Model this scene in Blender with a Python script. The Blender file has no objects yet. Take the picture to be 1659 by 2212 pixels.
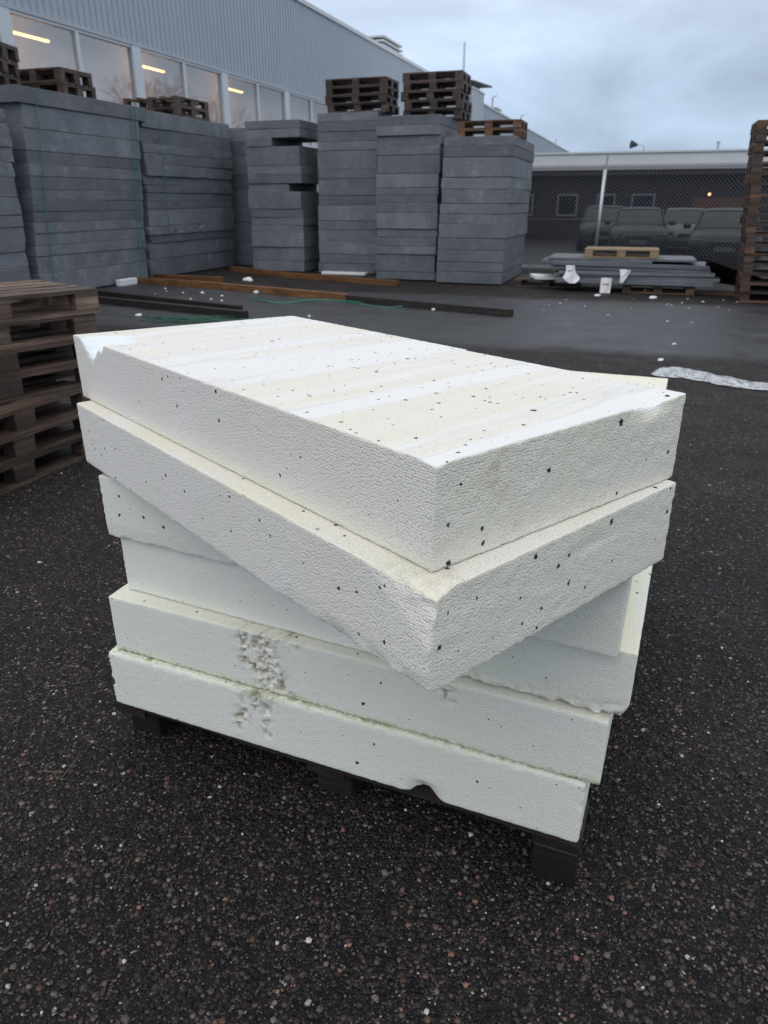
import bpy, bmesh, math, random
import numpy as np
from mathutils import Vector, Matrix, noise
R = math.radians
rnd = random.Random(7)

# ------------------------------------------------------------------ camera
scene = bpy.context.scene
COL = scene.collection
H = 1.5
PITCH = 23.56
cam_d = bpy.data.cameras.new('camera')
cam = bpy.data.objects.new('camera', cam_d); COL.objects.link(cam)
cam.location = (0, 0, H); cam.rotation_euler = (R(90 - PITCH), 0, 0)
cam_d.sensor_fit = 'VERTICAL'; cam_d.sensor_height = 36.0; cam_d.sensor_width = 27.0
cam_d.lens = 25.08
cam_d.clip_start = 0.05; cam_d.clip_end = 800
cam_d.dof.use_dof = True; cam_d.dof.focus_distance = 1.45; cam_d.dof.aperture_fstop = 7.5
scene.camera = cam
scene.render.resolution_x = 768; scene.render.resolution_y = 1024

# ------------------------------------------------------------------ world
world = bpy.data.worlds.new('World'); scene.world = world
world.use_nodes = True
wn = world.node_tree; wn.nodes.clear()
def N(nt, t, **kw):
    n = nt.nodes.new(t)
    for k, v in kw.items():
        if k.startswith('_'): setattr(n, k[1:], v)
        else: n.inputs[k.replace('__', ' ')].default_value = v
    return n
SUN_EL, SUN_ROT = 50, 215
sky = N(wn, 'ShaderNodeTexSky', _sky_type='NISHITA', _sun_disc=False, _sun_elevation=R(SUN_EL), _sun_rotation=R(SUN_ROT), _air_density=1.0, _dust_density=2.0)
bg1 = N(wn, 'ShaderNodeBackground', Strength=0.08)
wn.links.new(sky.outputs[0], bg1.inputs[0])
tc = N(wn, 'ShaderNodeTexCoord')
sep = N(wn, 'ShaderNodeSeparateXYZ'); wn.links.new(tc.outputs['Generated'], sep.inputs[0])
# overcast sky: brighter towards the zenith
el = N(wn, 'ShaderNodeValToRGB'); wn.links.new(sep.outputs[2], el.inputs[0])
cr = el.color_ramp
cr.elements[0].position = 0.0; cr.elements[0].color = (0.49, 0.63, 0.81, 1)
cr.elements[1].position = 1.0; cr.elements[1].color = (1.32, 1.32, 1.32, 1)
e = cr.elements.new(0.12); e.color = (0.57, 0.705, 0.91, 1)
e = cr.elements.new(0.22); e.color = (0.72, 0.85, 1.04, 1)
e = cr.elements.new(0.5); e.color = (0.98, 1.04, 1.12, 1)
mp = N(wn, 'ShaderNodeMapping'); mp.inputs['Scale'].default_value = (1.4, 1.4, 4.0); mp.inputs['Rotation'].default_value = (0.2, 0.25, 0.4)
mp.inputs['Location'].default_value = (0.35, 0.1, 0.2)
wn.links.new(tc.outputs['Generated'], mp.inputs[0])
cn = N(wn, 'ShaderNodeTexNoise', Scale=1.7, Detail=6.0, Roughness=0.52, Distortion=0.4)
wn.links.new(mp.outputs[0], cn.inputs[0])
cm = N(wn, 'ShaderNodeMapRange'); cm.inputs[1].default_value = 0.34; cm.inputs[2].default_value = 0.66; cm.inputs[3].default_value = 0.70; cm.inputs[4].default_value = 1.20
wn.links.new(cn.outputs[0], cm.inputs[0])
vm = N(wn, 'ShaderNodeVectorMath', _operation='SCALE'); wn.links.new(el.outputs[0], vm.inputs[0]); wn.links.new(cm.outputs[0], vm.inputs['Scale'])
bg2 = N(wn, 'ShaderNodeBackground', Strength=1.0); wn.links.new(vm.outputs[0], bg2.inputs[0])
mx = N(wn, 'ShaderNodeMixShader'); mx.inputs[0].default_value = 0.93
wn.links.new(bg1.outputs[0], mx.inputs[1]); wn.links.new(bg2.outputs[0], mx.inputs[2])
wo = N(wn, 'ShaderNodeOutputWorld'); wn.links.new(mx.outputs[0], wo.inputs[0])

sun_d = bpy.data.lights.new('sun', 'SUN'); sun_d.energy = 0.5; sun_d.angle = R(40); sun_d.color = (1.0, 0.95, 0.88)
sun = bpy.data.objects.new('sun', sun_d); COL.objects.link(sun)
sd = Vector((math.sin(R(SUN_ROT)) * math.cos(R(SUN_EL)), math.cos(R(SUN_ROT)) * math.cos(R(SUN_EL)), math.sin(R(SUN_EL))))
sun.rotation_euler = sd.to_track_quat('Z', 'Y').to_euler()
vs = scene.view_settings
vs.view_transform = 'Standard'; vs.look = 'None'; vs.exposure = 0.0; vs.gamma = 1.0

# ------------------------------------------------------------------ frames of reference
F = 1541.0
TH = math.atan(672 / F); CT, ST = math.cos(TH), math.sin(TH)
def at(x, y, z=0.0):
    """world point at height z seen at photo position (x, y) of a 1659 x 2212 picture"""
    a = (x - 829.5) / F; b = (y - 1106) / F
    r = Vector((a, CT - b * ST, -ST - b * CT)); t = (z - H) / r.z
    return Vector((r.x * t, r.y * t, z))
YA = R(19.23)                       # the yard's grid is turned against the view
UX = Vector((math.sin(YA), math.cos(YA), 0)); VX = Vector((math.cos(YA), -math.sin(YA), 0))
def uv(u, v, z=0.0): return UX * u + VX * v + Vector((0, 0, z))
def to_uv(p): return p.dot(UX), p.dot(VX)
ROTU = math.atan2(UX.y, UX.x)       # local x along U
ROTV = math.atan2(VX.y, VX.x)       # local x along V

# ------------------------------------------------------------------ object helpers
def tag(o, label=None, cat=None, group=None, kind=None):
    if label: o['label'] = label
    if cat: o['category'] = cat
    if group: o['group'] = group
    if kind: o['kind'] = kind
    return o
def empty(name, loc=(0, 0, 0), rz=0.0, label=None, cat=None, group=None):
    o = bpy.data.objects.new(name, None); o.empty_display_size = 0.1
    o.location = loc; o.rotation_euler = (0, 0, rz); COL.objects.link(o)
    return tag(o, label, cat, group)
def mesh_obj(name, me, parent=None, loc=(0, 0, 0), rot=(0, 0, 0)):
    o = bpy.data.objects.new(name, me); COL.objects.link(o)
    o.parent = parent; o.location = loc; o.rotation_euler = rot
    return o
class MB:
    def __init__(s): s.v = []; s.f = []
    def add(s, vs_, fs):
        n = len(s.v); s.v += [tuple(p) for p in vs_]; s.f += [tuple(i + n for i in f) for f in fs]
    def box(s, c, size, rz=0.0, m=None):
        x, y, z = size[0] / 2, size[1] / 2, size[2] / 2
        M = m or Matrix.Rotation(rz, 3, 'Z')
        P = [M @ Vector(p) + Vector(c) for p in [(-x, -y, -z), (x, -y, -z), (x, y, -z), (-x, y, -z), (-x, -y, z), (x, -y, z), (x, y, z), (-x, y, z)]]
        s.add(P, [(3, 2, 1, 0), (4, 5, 6, 7), (0, 1, 5, 4), (1, 2, 6, 5), (2, 3, 7, 6), (3, 0, 4, 7)])
    def span(s, a, b):
        s.box([(a[i] + b[i]) / 2 for i in range(3)], [abs(b[i] - a[i]) for i in range(3)])
    def tube(s, pts, r, n=6, cap=True):
        pts = [Vector(p) for p in pts]; rings = []
        for i, p in enumerate(pts):
            d = (pts[min(i + 1, len(pts) - 1)] - pts[max(i - 1, 0)]).normalized()
            up = Vector((0, 0, 1)) if abs(d.z) < 0.9 else Vector((1, 0, 0))
            a = d.cross(up).normalized(); b = a.cross(d)
            rr = r[i] if isinstance(r, (list, tuple)) else r
            rings.append([p + (a * math.cos(2 * math.pi * k / n) + b * math.sin(2 * math.pi * k / n)) * rr for k in range(n)])
        fs = []
        for i in range(len(rings) - 1):
            for k in range(n):
                fs.append((i * n + k, i * n + (k + 1) % n, (i + 1) * n + (k + 1) % n, (i + 1) * n + k))
        if cap: fs.append(tuple(range(n))[::-1]); fs.append(tuple((len(rings) - 1) * n + k for k in range(n)))
        s.add([p for r_ in rings for p in r_], fs)
    def loft(s, rings, cap=True):
        n = len(rings[0]); fs = []
        for i in range(len(rings) - 1):
            for k in range(n):
                fs.append((i * n + k, i * n + (k + 1) % n, (i + 1) * n + (k + 1) % n, (i + 1) * n + k))
        if cap: fs.append(tuple(range(n))[::-1]); fs.append(tuple((len(rings) - 1) * n + k for k in range(n)))
        s.add([p for r_ in rings for p in r_], fs)
    def mesh(s, name, mat, smooth=False, bevel=0.0):
        me = bpy.data.meshes.new(name); me.from_pydata(s.v, [], s.f); me.update()
        if bevel > 0:
            bm = bmesh.new(); bm.from_mesh(me)
            bmesh.ops.bevel(bm, geom=bm.edges[:], offset=bevel, segments=1, affect='EDGES'); bm.to_mesh(me); bm.free()
        bm = bmesh.new(); bm.from_mesh(me); bmesh.ops.recalc_face_normals(bm, faces=bm.faces[:]); bm.to_mesh(me); bm.free()
        if smooth: me.polygons.foreach_set('use_smooth', [True] * len(me.polygons))
        me.materials.append(mat); return me
    def build(s, name, mat, parent=None, smooth=False, bevel=0.0, loc=(0, 0, 0), rot=(0, 0, 0)):
        return mesh_obj(name, s.mesh(name, mat, smooth, bevel), parent, loc, rot)
ORD = ['top', 'second', 'third', 'fourth', 'fifth', 'sixth', 'seventh', 'eighth', 'ninth', 'tenth', 'eleventh', 'twelfth', 'thirteenth', 'fourteenth', 'fifteenth', 'sixteenth', 'seventeenth', 'eighteenth', 'nineteenth', 'twentieth']
def nth(i, noun='from the top'): return 'topmost' if i == 0 else ORD[i] + ' from the top'

# ------------------------------------------------------------------ materials
def mat_new(name):
    m = bpy.data.materials.new(name); m.use_nodes = True
    nt = m.node_tree; b = nt.nodes['Principled BSDF']; return m, nt, b
def ramp(nt, src, stops, interp='LINEAR'):
    r = N(nt, 'ShaderNodeValToRGB'); c = r.color_ramp; c.interpolation = interp
    c.elements[0].position = stops[0][0]; c.elements[0].color = stops[0][1] if len(stops[0][1]) == 4 else (*stops[0][1], 1)
    c.elements[1].position = stops[-1][0]; c.elements[1].color = (*stops[-1][1], 1) if len(stops[-1][1]) == 3 else stops[-1][1]
    for p, col in stops[1:-1]:
        e_ = c.elements.new(p); e_.color = (*col, 1)
    nt.links.new(src, r.inputs[0]); return r
def g3(v): return (v, v, v)
def mixc(nt, fac, a, b, mode='MIX'):
    m = N(nt, 'ShaderNodeMix', _data_type='RGBA', _blend_type=mode)
    for s, i in ((fac, 0), (a, 6), (b, 7)):
        if isinstance(s, (int, float)): m.inputs[i].default_value = s
        elif isinstance(s, tuple): m.inputs[i].default_value = (*s, 1) if len(s) == 3 else s
        else: nt.links.new(s, m.inputs[i])
    return m.outputs[2]
def math_(nt, op, a, b=0.0, c=None):
    m = N(nt, 'ShaderNodeMath', _operation=op)
    for i, s in enumerate((a, b) if c is None else (a, b, c)):
        if isinstance(s, (int, float)): m.inputs[i].default_value = s
        else: nt.links.new(s, m.inputs[i])
    return m.outputs[0]
def objco(nt, scale=(1, 1, 1), kind='Object', rot=(0, 0, 0), loc=(0, 0, 0)):
    t = N(nt, 'ShaderNodeTexCoord'); m = N(nt, 'ShaderNodeMapping')
    m.inputs['Scale'].default_value = scale; m.inputs['Rotation'].default_value = rot; m.inputs['Location'].default_value = loc
    nt.links.new(t.outputs[kind], m.inputs[0]); return m.outputs[0]
def rand_shift(nt, co, k=37.0):
    oi = N(nt, 'ShaderNodeObjectInfo'); v = N(nt, 'ShaderNodeVectorMath', _operation='SCALE'); v.inputs[0].default_value = (1.0, 0.7, 1.3)
    s = math_(nt, 'MULTIPLY', oi.outputs['Random'], k); nt.links.new(s, v.inputs['Scale'])
    a = N(nt, 'ShaderNodeVectorMath', _operation='ADD'); nt.links.new(co, a.inputs[0]); nt.links.new(v.outputs[0], a.inputs[1]); return a.outputs[0], oi
def bump(nt, b, h, strength=0.5, dist=0.01, prev=None):
    n = N(nt, 'ShaderNodeBump', Strength=strength, Distance=dist); nt.links.new(h, n.inputs['Height'])
    if prev is not None: nt.links.new(prev, n.inputs['Normal'])
    if b is not None: nt.links.new(n.outputs[0], b.inputs['Normal'])
    return n.outputs[0]
def simple(name, col, rough=0.6, metal=0.0, var=0.12, scale=8.0, bmp=0.0, emis=None, estr=0.0, spec=None):
    m, nt, b = mat_new(name)
    co, oi = rand_shift(nt, objco(nt))
    n = N(nt, 'ShaderNodeTexNoise', Scale=scale, Detail=6.0, Roughness=0.6); nt.links.new(co, n.inputs[0])
    c = ramp(nt, n.outputs[0], [(0.3, tuple(x * (1 - var) for x in col)), (0.7, tuple(min(1, x * (1 + var)) for x in col))])
    nt.links.new(c.outputs[0], b.inputs['Base Color'])
    b.inputs['Roughness'].default_value = rough; b.inputs['Metallic'].default_value = metal
    if spec is not None: b.inputs['Specular IOR Level'].default_value = spec
    if bmp: bump(nt, b, n.outputs[0], bmp, 0.02)
    if emis: b.inputs['Emission Color'].default_value = (*emis, 1); b.inputs['Emission Strength'].default_value = estr
    return m

def eps_white(name, tint, bead, bstr, banded=False, distort=0.0):
    m, nt, b = mat_new(name)
    co = objco(nt)
    # slow bending of the rows of beads
    nz = N(nt, 'ShaderNodeTexNoise', Scale=6.0, Detail=2.0); nt.links.new(co, nz.inputs[0])
    sc = N(nt, 'ShaderNodeVectorMath', _operation='SCALE'); nt.links.new(nz.outputs['Color'], sc.inputs[0]); sc.inputs['Scale'].default_value = 0.02
    ad = N(nt, 'ShaderNodeVectorMath', _operation='ADD'); nt.links.new(co, ad.inputs[0]); nt.links.new(sc.outputs[0], ad.inputs[1])
    # beads are pressed flat against whichever face they lie on
    tn = N(nt, 'ShaderNodeTexCoord'); ab = N(nt, 'ShaderNodeVectorMath', _operation='ABSOLUTE'); nt.links.new(tn.outputs['Normal'], ab.inputs[0])
    sn = N(nt, 'ShaderNodeSeparateXYZ'); nt.links.new(ab.outputs[0], sn.inputs[0]); sp_ = N(nt, 'ShaderNodeSeparateXYZ'); nt.links.new(ad.outputs[0], sp_.inputs[0])
    top_ = math_(nt, 'GREATER_THAN', sn.outputs[2], 0.7); fx = math_(nt, 'GREATER_THAN', sn.outputs[1], sn.outputs[0])
    def sel_(f, a, b_): return math_(nt, 'ADD', math_(nt, 'MULTIPLY', f, a), math_(nt, 'MULTIPLY', math_(nt, 'SUBTRACT', 1.0, f), b_))
    al = sel_(fx, sp_.outputs[0], sp_.outputs[1])
    c2 = N(nt, 'ShaderNodeCombineXYZ'); nt.links.new(sel_(top_, sp_.outputs[0], al), c2.inputs[0]); nt.links.new(sel_(top_, sp_.outputs[1], sp_.outputs[2]), c2.inputs[1])
    v = N(nt, 'ShaderNodeTexVoronoi', Scale=bead, Randomness=0.62); v.voronoi_dimensions = '2D'; v.feature = 'F1'; nt.links.new(c2.outputs[0], v.inputs['Vector'])
    h = math_(nt, 'SUBTRACT', 1.0, math_(nt, 'POWER', v.outputs['Distance'], 2.0))
    v2 = N(nt, 'ShaderNodeTexNoise', Scale=40.0, Detail=4.0, Roughness=0.6); nt.links.new(co, v2.inputs[0])
    big = N(nt, 'ShaderNodeTexNoise', Scale=3.2, Detail=5.0, Roughness=0.6); nt.links.new(co, big.inputs[0])
    dirt = ramp(nt, big.outputs[0], [(0.35, (0, 0, 0)), (0.75, (1, 1, 1))])
    yel = tuple(t * k for t, k in zip(tint, (0.95, 0.96, 0.80)))
    base = mixc(nt, math_(nt, 'MULTIPLY', dirt.outputs[0], 0.55), tint, yel)
    # darker tint painted between the beads so they stand out as dots
    gap = ramp(nt, v.outputs['Distance'], [(0.48, (0, 0, 0)), (0.85, (1, 1, 1))])
    base = mixc(nt, math_(nt, 'MULTIPLY', gap.outputs[0], 0.42), base, tuple(t * k for t, k in zip(tint, (0.62, 0.62, 0.48))))
    # attributes: 'fresh' broken foam, 'stain' grime, 'algae' green
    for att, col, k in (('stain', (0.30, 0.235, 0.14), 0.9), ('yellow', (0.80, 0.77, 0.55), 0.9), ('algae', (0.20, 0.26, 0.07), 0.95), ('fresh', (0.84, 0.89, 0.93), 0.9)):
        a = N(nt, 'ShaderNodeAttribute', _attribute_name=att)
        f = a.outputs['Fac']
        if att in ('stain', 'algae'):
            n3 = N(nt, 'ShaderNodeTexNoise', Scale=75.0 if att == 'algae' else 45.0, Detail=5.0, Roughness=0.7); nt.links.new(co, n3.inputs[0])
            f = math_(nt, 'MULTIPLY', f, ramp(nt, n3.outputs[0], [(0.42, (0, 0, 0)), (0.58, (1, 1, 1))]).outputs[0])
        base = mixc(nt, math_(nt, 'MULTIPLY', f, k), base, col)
    rough_h = None
    if banded:
        # rain-washed smooth bands and yellowed beady bands across the top face
        sx = N(nt, 'ShaderNodeSeparateXYZ'); nt.links.new(co, sx.inputs[0])
        cb = N(nt, 'ShaderNodeMapping'); cb.inputs['Scale'].default_value = (7.5, 0.55, 1.0); cb.inputs['Rotation'].default_value = (0, 0, R(-3)); nt.links.new(co, cb.inputs[0])
        nb = N(nt, 'ShaderNodeTexNoise', Scale=1.0, Detail=3.5, Roughness=0.5, Distortion=0.12); nt.links.new(cb.outputs[0], nb.inputs[0])
        band = ramp(nt, nb.outputs[0], [(0.50, (0, 0, 0)), (0.56, (1, 1, 1)), (0.62, (1, 1, 1)), (0.75, (0.4, 0.4, 0.4))])
        a = N(nt, 'ShaderNodeAttribute', _attribute_name='topface')
        f = math_(nt, 'MULTIPLY', band.outputs[0], a.outputs['Fac'])
        base = mixc(nt, math_(nt, 'MULTIPLY', math_(nt, 'MULTIPLY', f, 0.32), ramp(nt, big.outputs[0], [(0.3, g3(0.3)), (0.65, g3(1.0))]).outputs[0]), base, (0.74, 0.735, 0.58))
        washed = math_(nt, 'MULTIPLY', math_(nt, 'SUBTRACT', 1.0, band.outputs[0]), a.outputs['Fac'])
        base = mixc(nt, math_(nt, 'MULTIPLY', washed, 0.75), base, (0.79, 0.79, 0.81))
        edge = math_(nt, 'MULTIPLY', ramp(nt, nb.outputs[0], [(0.475, (0, 0, 0)), (0.50, (1, 1, 1)), (0.525, (0, 0, 0))]).outputs[0], a.outputs['Fac'])
        base = mixc(nt, math_(nt, 'MULTIPLY', edge, 0.30), base, (0.55, 0.52, 0.40))
        bs = math_(nt, 'SUBTRACT', 1.0, math_(nt, 'MULTIPLY', washed, 0.75))
        h = math_(nt, 'MULTIPLY', h, bs)
    # dark beads
    for sc_, rad, dens, loc in ((30.0, 0.0031, 0.75, (0, 0, 0)), (11.0, 0.0046, 0.9, (3.3, 1.7, 0.4)), (46.0, 0.0021, 0.6, (7.3, 2.7, 1.4))):
        if sc_ > 40 and not banded: continue
        mp_ = N(nt, 'ShaderNodeMapping'); mp_.inputs['Location'].default_value = loc; nt.links.new(co, mp_.inputs[0])
        n5 = N(nt, 'ShaderNodeTexNoise', Scale=240.0, Detail=1.0); nt.links.new(co, n5.inputs[0])
        vd = N(nt, 'ShaderNodeTexVoronoi', Scale=sc_); nt.links.new(mp_.outputs[0], vd.inputs['Vector'])
        sr = N(nt, 'ShaderNodeSeparateColor'); nt.links.new(vd.outputs['Color'], sr.inputs[0])
        rr = math_(nt, 'MULTIPLY', math_(nt, 'ADD', sr.outputs[1], 0.45), rad * sc_)
        rr = math_(nt, 'MULTIPLY', rr, math_(nt, 'ADD', math_(nt, 'MULTIPLY', n5.outputs[0], 1.6), 0.2))
        hit = math_(nt, 'MULTIPLY', math_(nt, 'LESS_THAN', vd.outputs['Distance'], rr), math_(nt, 'LESS_THAN', sr.outputs[0], dens))
        if sc_ > 40:
            ta = N(nt, 'ShaderNodeAttribute', _attribute_name='topface'); hit = math_(nt, 'MULTIPLY', hit, ta.outputs['Fac'])
        base = mixc(nt, hit, base, (0.022, 0.024, 0.03))
    nt.links.new(base, b.inputs['Base Color'])
    b.inputs['Roughness'].default_value = 0.62; b.inputs['Specular IOR Level'].default_value = 0.35
    fr = N(nt, 'ShaderNodeAttribute', _attribute_name='fresh')
    hh = math_(nt, 'ADD', math_(nt, 'MULTIPLY', h, 1.0), math_(nt, 'MULTIPLY', v2.outputs[0], 0.22))
    bump(nt, b, hh, bstr, 0.0022)
    return m
M = {}
M['eps_top'] = eps_white('white_foam_beaded', (0.84, 0.81, 0.79), 225.0, 0.9, banded=True)
M['eps_low'] = eps_white('white_foam_fine', (0.83, 0.83, 0.78), 225.0, 0.6)

def eps_grey():
    m, nt, b = mat_new('grey_foam')
    co, oi = rand_shift(nt, objco(nt))
    n = N(nt, 'ShaderNodeTexNoise', Scale=2.2, Detail=7.0, Roughness=0.6); nt.links.new(co, n.inputs[0])
    st = N(nt, 'ShaderNodeMapping'); st.inputs['Scale'].default_value = (3, 3, 30); nt.links.new(co, st.inputs[0])
    n2 = N(nt, 'ShaderNodeTexNoise', Scale=2.0, Detail=4.0, Roughness=0.6); nt.links.new(st.outputs[0], n2.inputs[0])
    v = N(nt, 'ShaderNodeTexVoronoi', Scale=75.0); nt.links.new(co, v.inputs['Vector'])
    base = ramp(nt, n.outputs[0], [(0.28, (0.078, 0.085, 0.099)), (0.5, (0.112, 0.121, 0.140)), (0.75, (0.160, 0.172, 0.195))]).outputs[0]
    base = mixc(nt, 0.35, base, ramp(nt, n2.outputs[0], [(0.3, (0.07, 0.074, 0.083)), (0.7, (0.17, 0.178, 0.195))]).outputs[0])
    # weathered pale crust in patches
    w = N(nt, 'ShaderNodeTexNoise', Scale=3.5, Detail=8.0, Roughness=0.75); nt.links.new(co, w.inputs[0])
    wv = N(nt, 'ShaderNodeTexNoise', Scale=60.0, Detail=3.0, Roughness=0.7); nt.links.new(co, wv.inputs[0])
    pat = math_(nt, 'MULTIPLY', ramp(nt, w.outputs[0], [(0.52, (0, 0, 0)), (0.66, (1, 1, 1))]).outputs[0], ramp(nt, wv.outputs[0], [(0.46, (0, 0, 0)), (0.62, (1, 1, 1))]).outputs[0])
    base = mixc(nt, math_(nt, 'MULTIPLY', pat, 0.75), base, (0.29, 0.305, 0.33))
    rv = math_(nt, 'ADD', math_(nt, 'MULTIPLY', oi.outputs['Random'], 0.55), 1.0)
    vm_ = N(nt, 'ShaderNodeVectorMath', _operation='SCALE'); nt.links.new(base, vm_.inputs[0]); nt.links.new(rv, vm_.inputs['Scale'])
    nt.links.new(vm_.outputs[0], b.inputs['Base Color']); b.inputs['Roughness'].default_value = 0.7
    h = math_(nt, 'ADD', math_(nt, 'MULTIPLY', v.outputs['Distance'], 0.5), w.outputs[0])
    bump(nt, b, h, 0.4, 0.012)
    return m
M['eps_grey'] = eps_grey()

def wood(name, dark, mid, light, rough=0.65, scl=1.0, moss=0.0, rv0=0.55, rv1=0.9):
    m, nt, b = mat_new(name)
    co, oi = rand_shift(nt, objco(nt))
    st = N(nt, 'ShaderNodeMapping'); st.inputs['Scale'].default_value = (1.6 * scl, 26 * scl, 26 * scl); nt.links.new(co, st.inputs[0])
    n = N(nt, 'ShaderNodeTexNoise', Scale=1.5, Detail=7.0, Roughness=0.65, Distortion=0.6); nt.links.new(st.outputs[0], n.inputs[0])
    n2 = N(nt, 'ShaderNodeTexNoise', Scale=3.0, Detail=5.0, Roughness=0.6); nt.links.new(co, n2.inputs[0])
    base = ramp(nt, n.outputs[0], [(0.28, dark), (0.52, mid), (0.78, light)]).outputs[0]
    base = mixc(nt, ramp(nt, n2.outputs[0], [(0.45, (0, 0, 0)), (0.7, (0.75, 0.75, 0.75))]).outputs[0], base, dark)
    if moss:
        n3 = N(nt, 'ShaderNodeTexNoise', Scale=5.0, Detail=5.0, Roughness=0.7); nt.links.new(co, n3.inputs[0])
        base = mixc(nt, math_(nt, 'MULTIPLY', ramp(nt, n3.outputs[0], [(0.55, (0, 0, 0)), (0.7, (1, 1, 1))]).outputs[0], moss), base, (0.10, 0.13, 0.05))
    rv = math_(nt, 'ADD', math_(nt, 'MULTIPLY', oi.outputs['Random'], rv1), rv0)
    vm_ = N(nt, 'ShaderNodeVectorMath', _operation='SCALE'); nt.links.new(base, vm_.inputs[0]); nt.links.new(rv, vm_.inputs['Scale'])
    nt.links.new(vm_.outputs[0], b.inputs['Base Color']); b.inputs['Roughness'].default_value = rough
    bump(nt, b, n.outputs[0], 0.35, 0.004)
    return m
M['wood_wet'] = wood('wet_pallet_wood', (0.028, 0.018, 0.015), (0.075, 0.045, 0.035), (0.14, 0.088, 0.065), 0.55)
M['wood_brown'] = wood('brown_pallet_wood', (0.05, 0.027, 0.017), (0.15, 0.075, 0.042), (0.25, 0.135, 0.075), 0.6, rv0=0.35, rv1=1.1)
M['wood_grey'] = wood('weathered_grey_pallet_wood', (0.045, 0.028, 0.020), (0.15, 0.098, 0.070), (0.30, 0.225, 0.17), 0.6, moss=0.08)
M['wood_mossy'] = wood('mossy_weathered_pallet_wood', (0.024, 0.015, 0.012), (0.075, 0.046, 0.034), (0.16, 0.112, 0.08), 0.6, moss=0.35)
M['wood_pale'] = wood('new_pale_wood', (0.22, 0.14, 0.075), (0.36, 0.25, 0.14), (0.48, 0.35, 0.21), 0.6, rv0=0.75, rv1=0.3)
M['wood_plank'] = wood('orange_brown_timber', (0.07, 0.032, 0.014), (0.19, 0.09, 0.036), (0.33, 0.17, 0.07), 0.5, rv0=0.7, rv1=0.5)
M['wood_black'] = wood('dark_wet_timber', (0.010, 0.008, 0.008), (0.024, 0.018, 0.016), (0.065, 0.040, 0.030), 0.55)
M['wood_foot'] = wood('black_wet_block', (0.006, 0.006, 0.006), (0.014, 0.011, 0.010), (0.05, 0.026, 0.018), 0.6)
M['ply'] = wood('plywood', (0.10, 0.065, 0.045), (0.20, 0.14, 0.09), (0.32, 0.24, 0.16), 0.6)
M['white_metal'] = simple('white_painted_metal', (0.62, 0.66, 0.70), 0.45, var=0.05)
M['clad'] = simple('pale_grey_cladding', (0.385, 0.42, 0.47), 0.42, metal=0.0, var=0.05, scale=0.7)
M['clad_flat'] = simple('pale_grey_flat_sheet', (0.42, 0.45, 0.49), 0.45, var=0.06, scale=1.0)
M['fascia'] = simple('white_fascia_sheet', (0.62, 0.63, 0.65), 0.5, var=0.05, scale=1.0)
M['trim'] = simple('pale_roof_trim', (0.60, 0.62, 0.63), 0.4, var=0.06)
M['galv'] = simple('galvanised_steel', (0.48, 0.50, 0.53), 0.4, metal=0.7, var=0.15, scale=20)
M['wire'] = simple('dull_galvanised_wire', (0.16, 0.165, 0.18), 0.5, metal=0.5, var=0.1)
M['curtain'] = simple('pale_interior_wall', (0.86, 0.74, 0.72), 0.8, var=0.1, scale=1.5)
M['interior'] = simple('interior_ceiling', (0.50, 0.46, 0.44), 0.8, var=0.08)
M['tube'] = simple('fluorescent_tube', (0.9, 0.7, 0.4), 0.5, emis=(1.0, 0.60, 0.20), estr=5.0)
M['bulb'] = simple('warm_bulb', (0.9, 0.7, 0.4), 0.5, emis=(1.0, 0.55, 0.28), estr=5)
M['green'] = simple('green_plastic_strap', (0.025, 0.17, 0.11), 0.4, var=0.2)
M['netting'] = simple('green_netting', (0.006, 0.075, 0.05), 0.5, var=0.4, scale=40)
M['litter'] = simple('white_foam_litter', (0.80, 0.81, 0.82), 0.6, var=0.08, scale=30, bmp=0.4)
M['paper'] = simple('white_plastic_label', (0.80, 0.80, 0.80), 0.4, var=0.04)
M['red'] = simple('red_print', (0.45, 0.05, 0.05), 0.5)
M['dark_brick'] = None
M['canopy'] = simple('dark_green_sheet', (0.03, 0.06, 0.045), 0.5)
M['frame_grey'] = simple('grey_window_frame', (0.20, 0.22, 0.26), 0.5)
M['brown_strip'] = simple('brown_soffit_board', (0.13, 0.10, 0.11), 0.6)
M['black_plastic'] = simple('black_plastic', (0.015, 0.016, 0.018), 0.5)
M['tyre'] = simple('black_tyre_rubber', (0.012, 0.012, 0.013), 0.8)
M['car_dark'] = simple('dark_grey_car_paint', (0.018, 0.024, 0.029), 0.4, var=0.05)
M['car_light'] = simple('silver_car_paint', (0.11, 0.125, 0.14), 0.4, var=0.05)
M['car_black'] = simple('black_car_paint', (0.010, 0.013, 0.017), 0.38, var=0.05)
M['car_glass'] = simple('tinted_car_glass', (0.012, 0.017, 0.02), 0.22, var=0.05)
M['lens'] = simple('headlight_lens', (0.09, 0.10, 0.11), 0.3)
M['plate'] = simple('number_plate_white', (0.12, 0.13, 0.14), 0.5)
M['roof'] = simple('grey_roof_felt', (0.12, 0.125, 0.13), 0.8)
M['wheel_rim'] = simple('alloy_rim', (0.25, 0.26, 0.28), 0.35, metal=0.8)
M['orange_wall'] = simple('orange_board', (0.13, 0.06, 0.04), 0.6)

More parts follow.
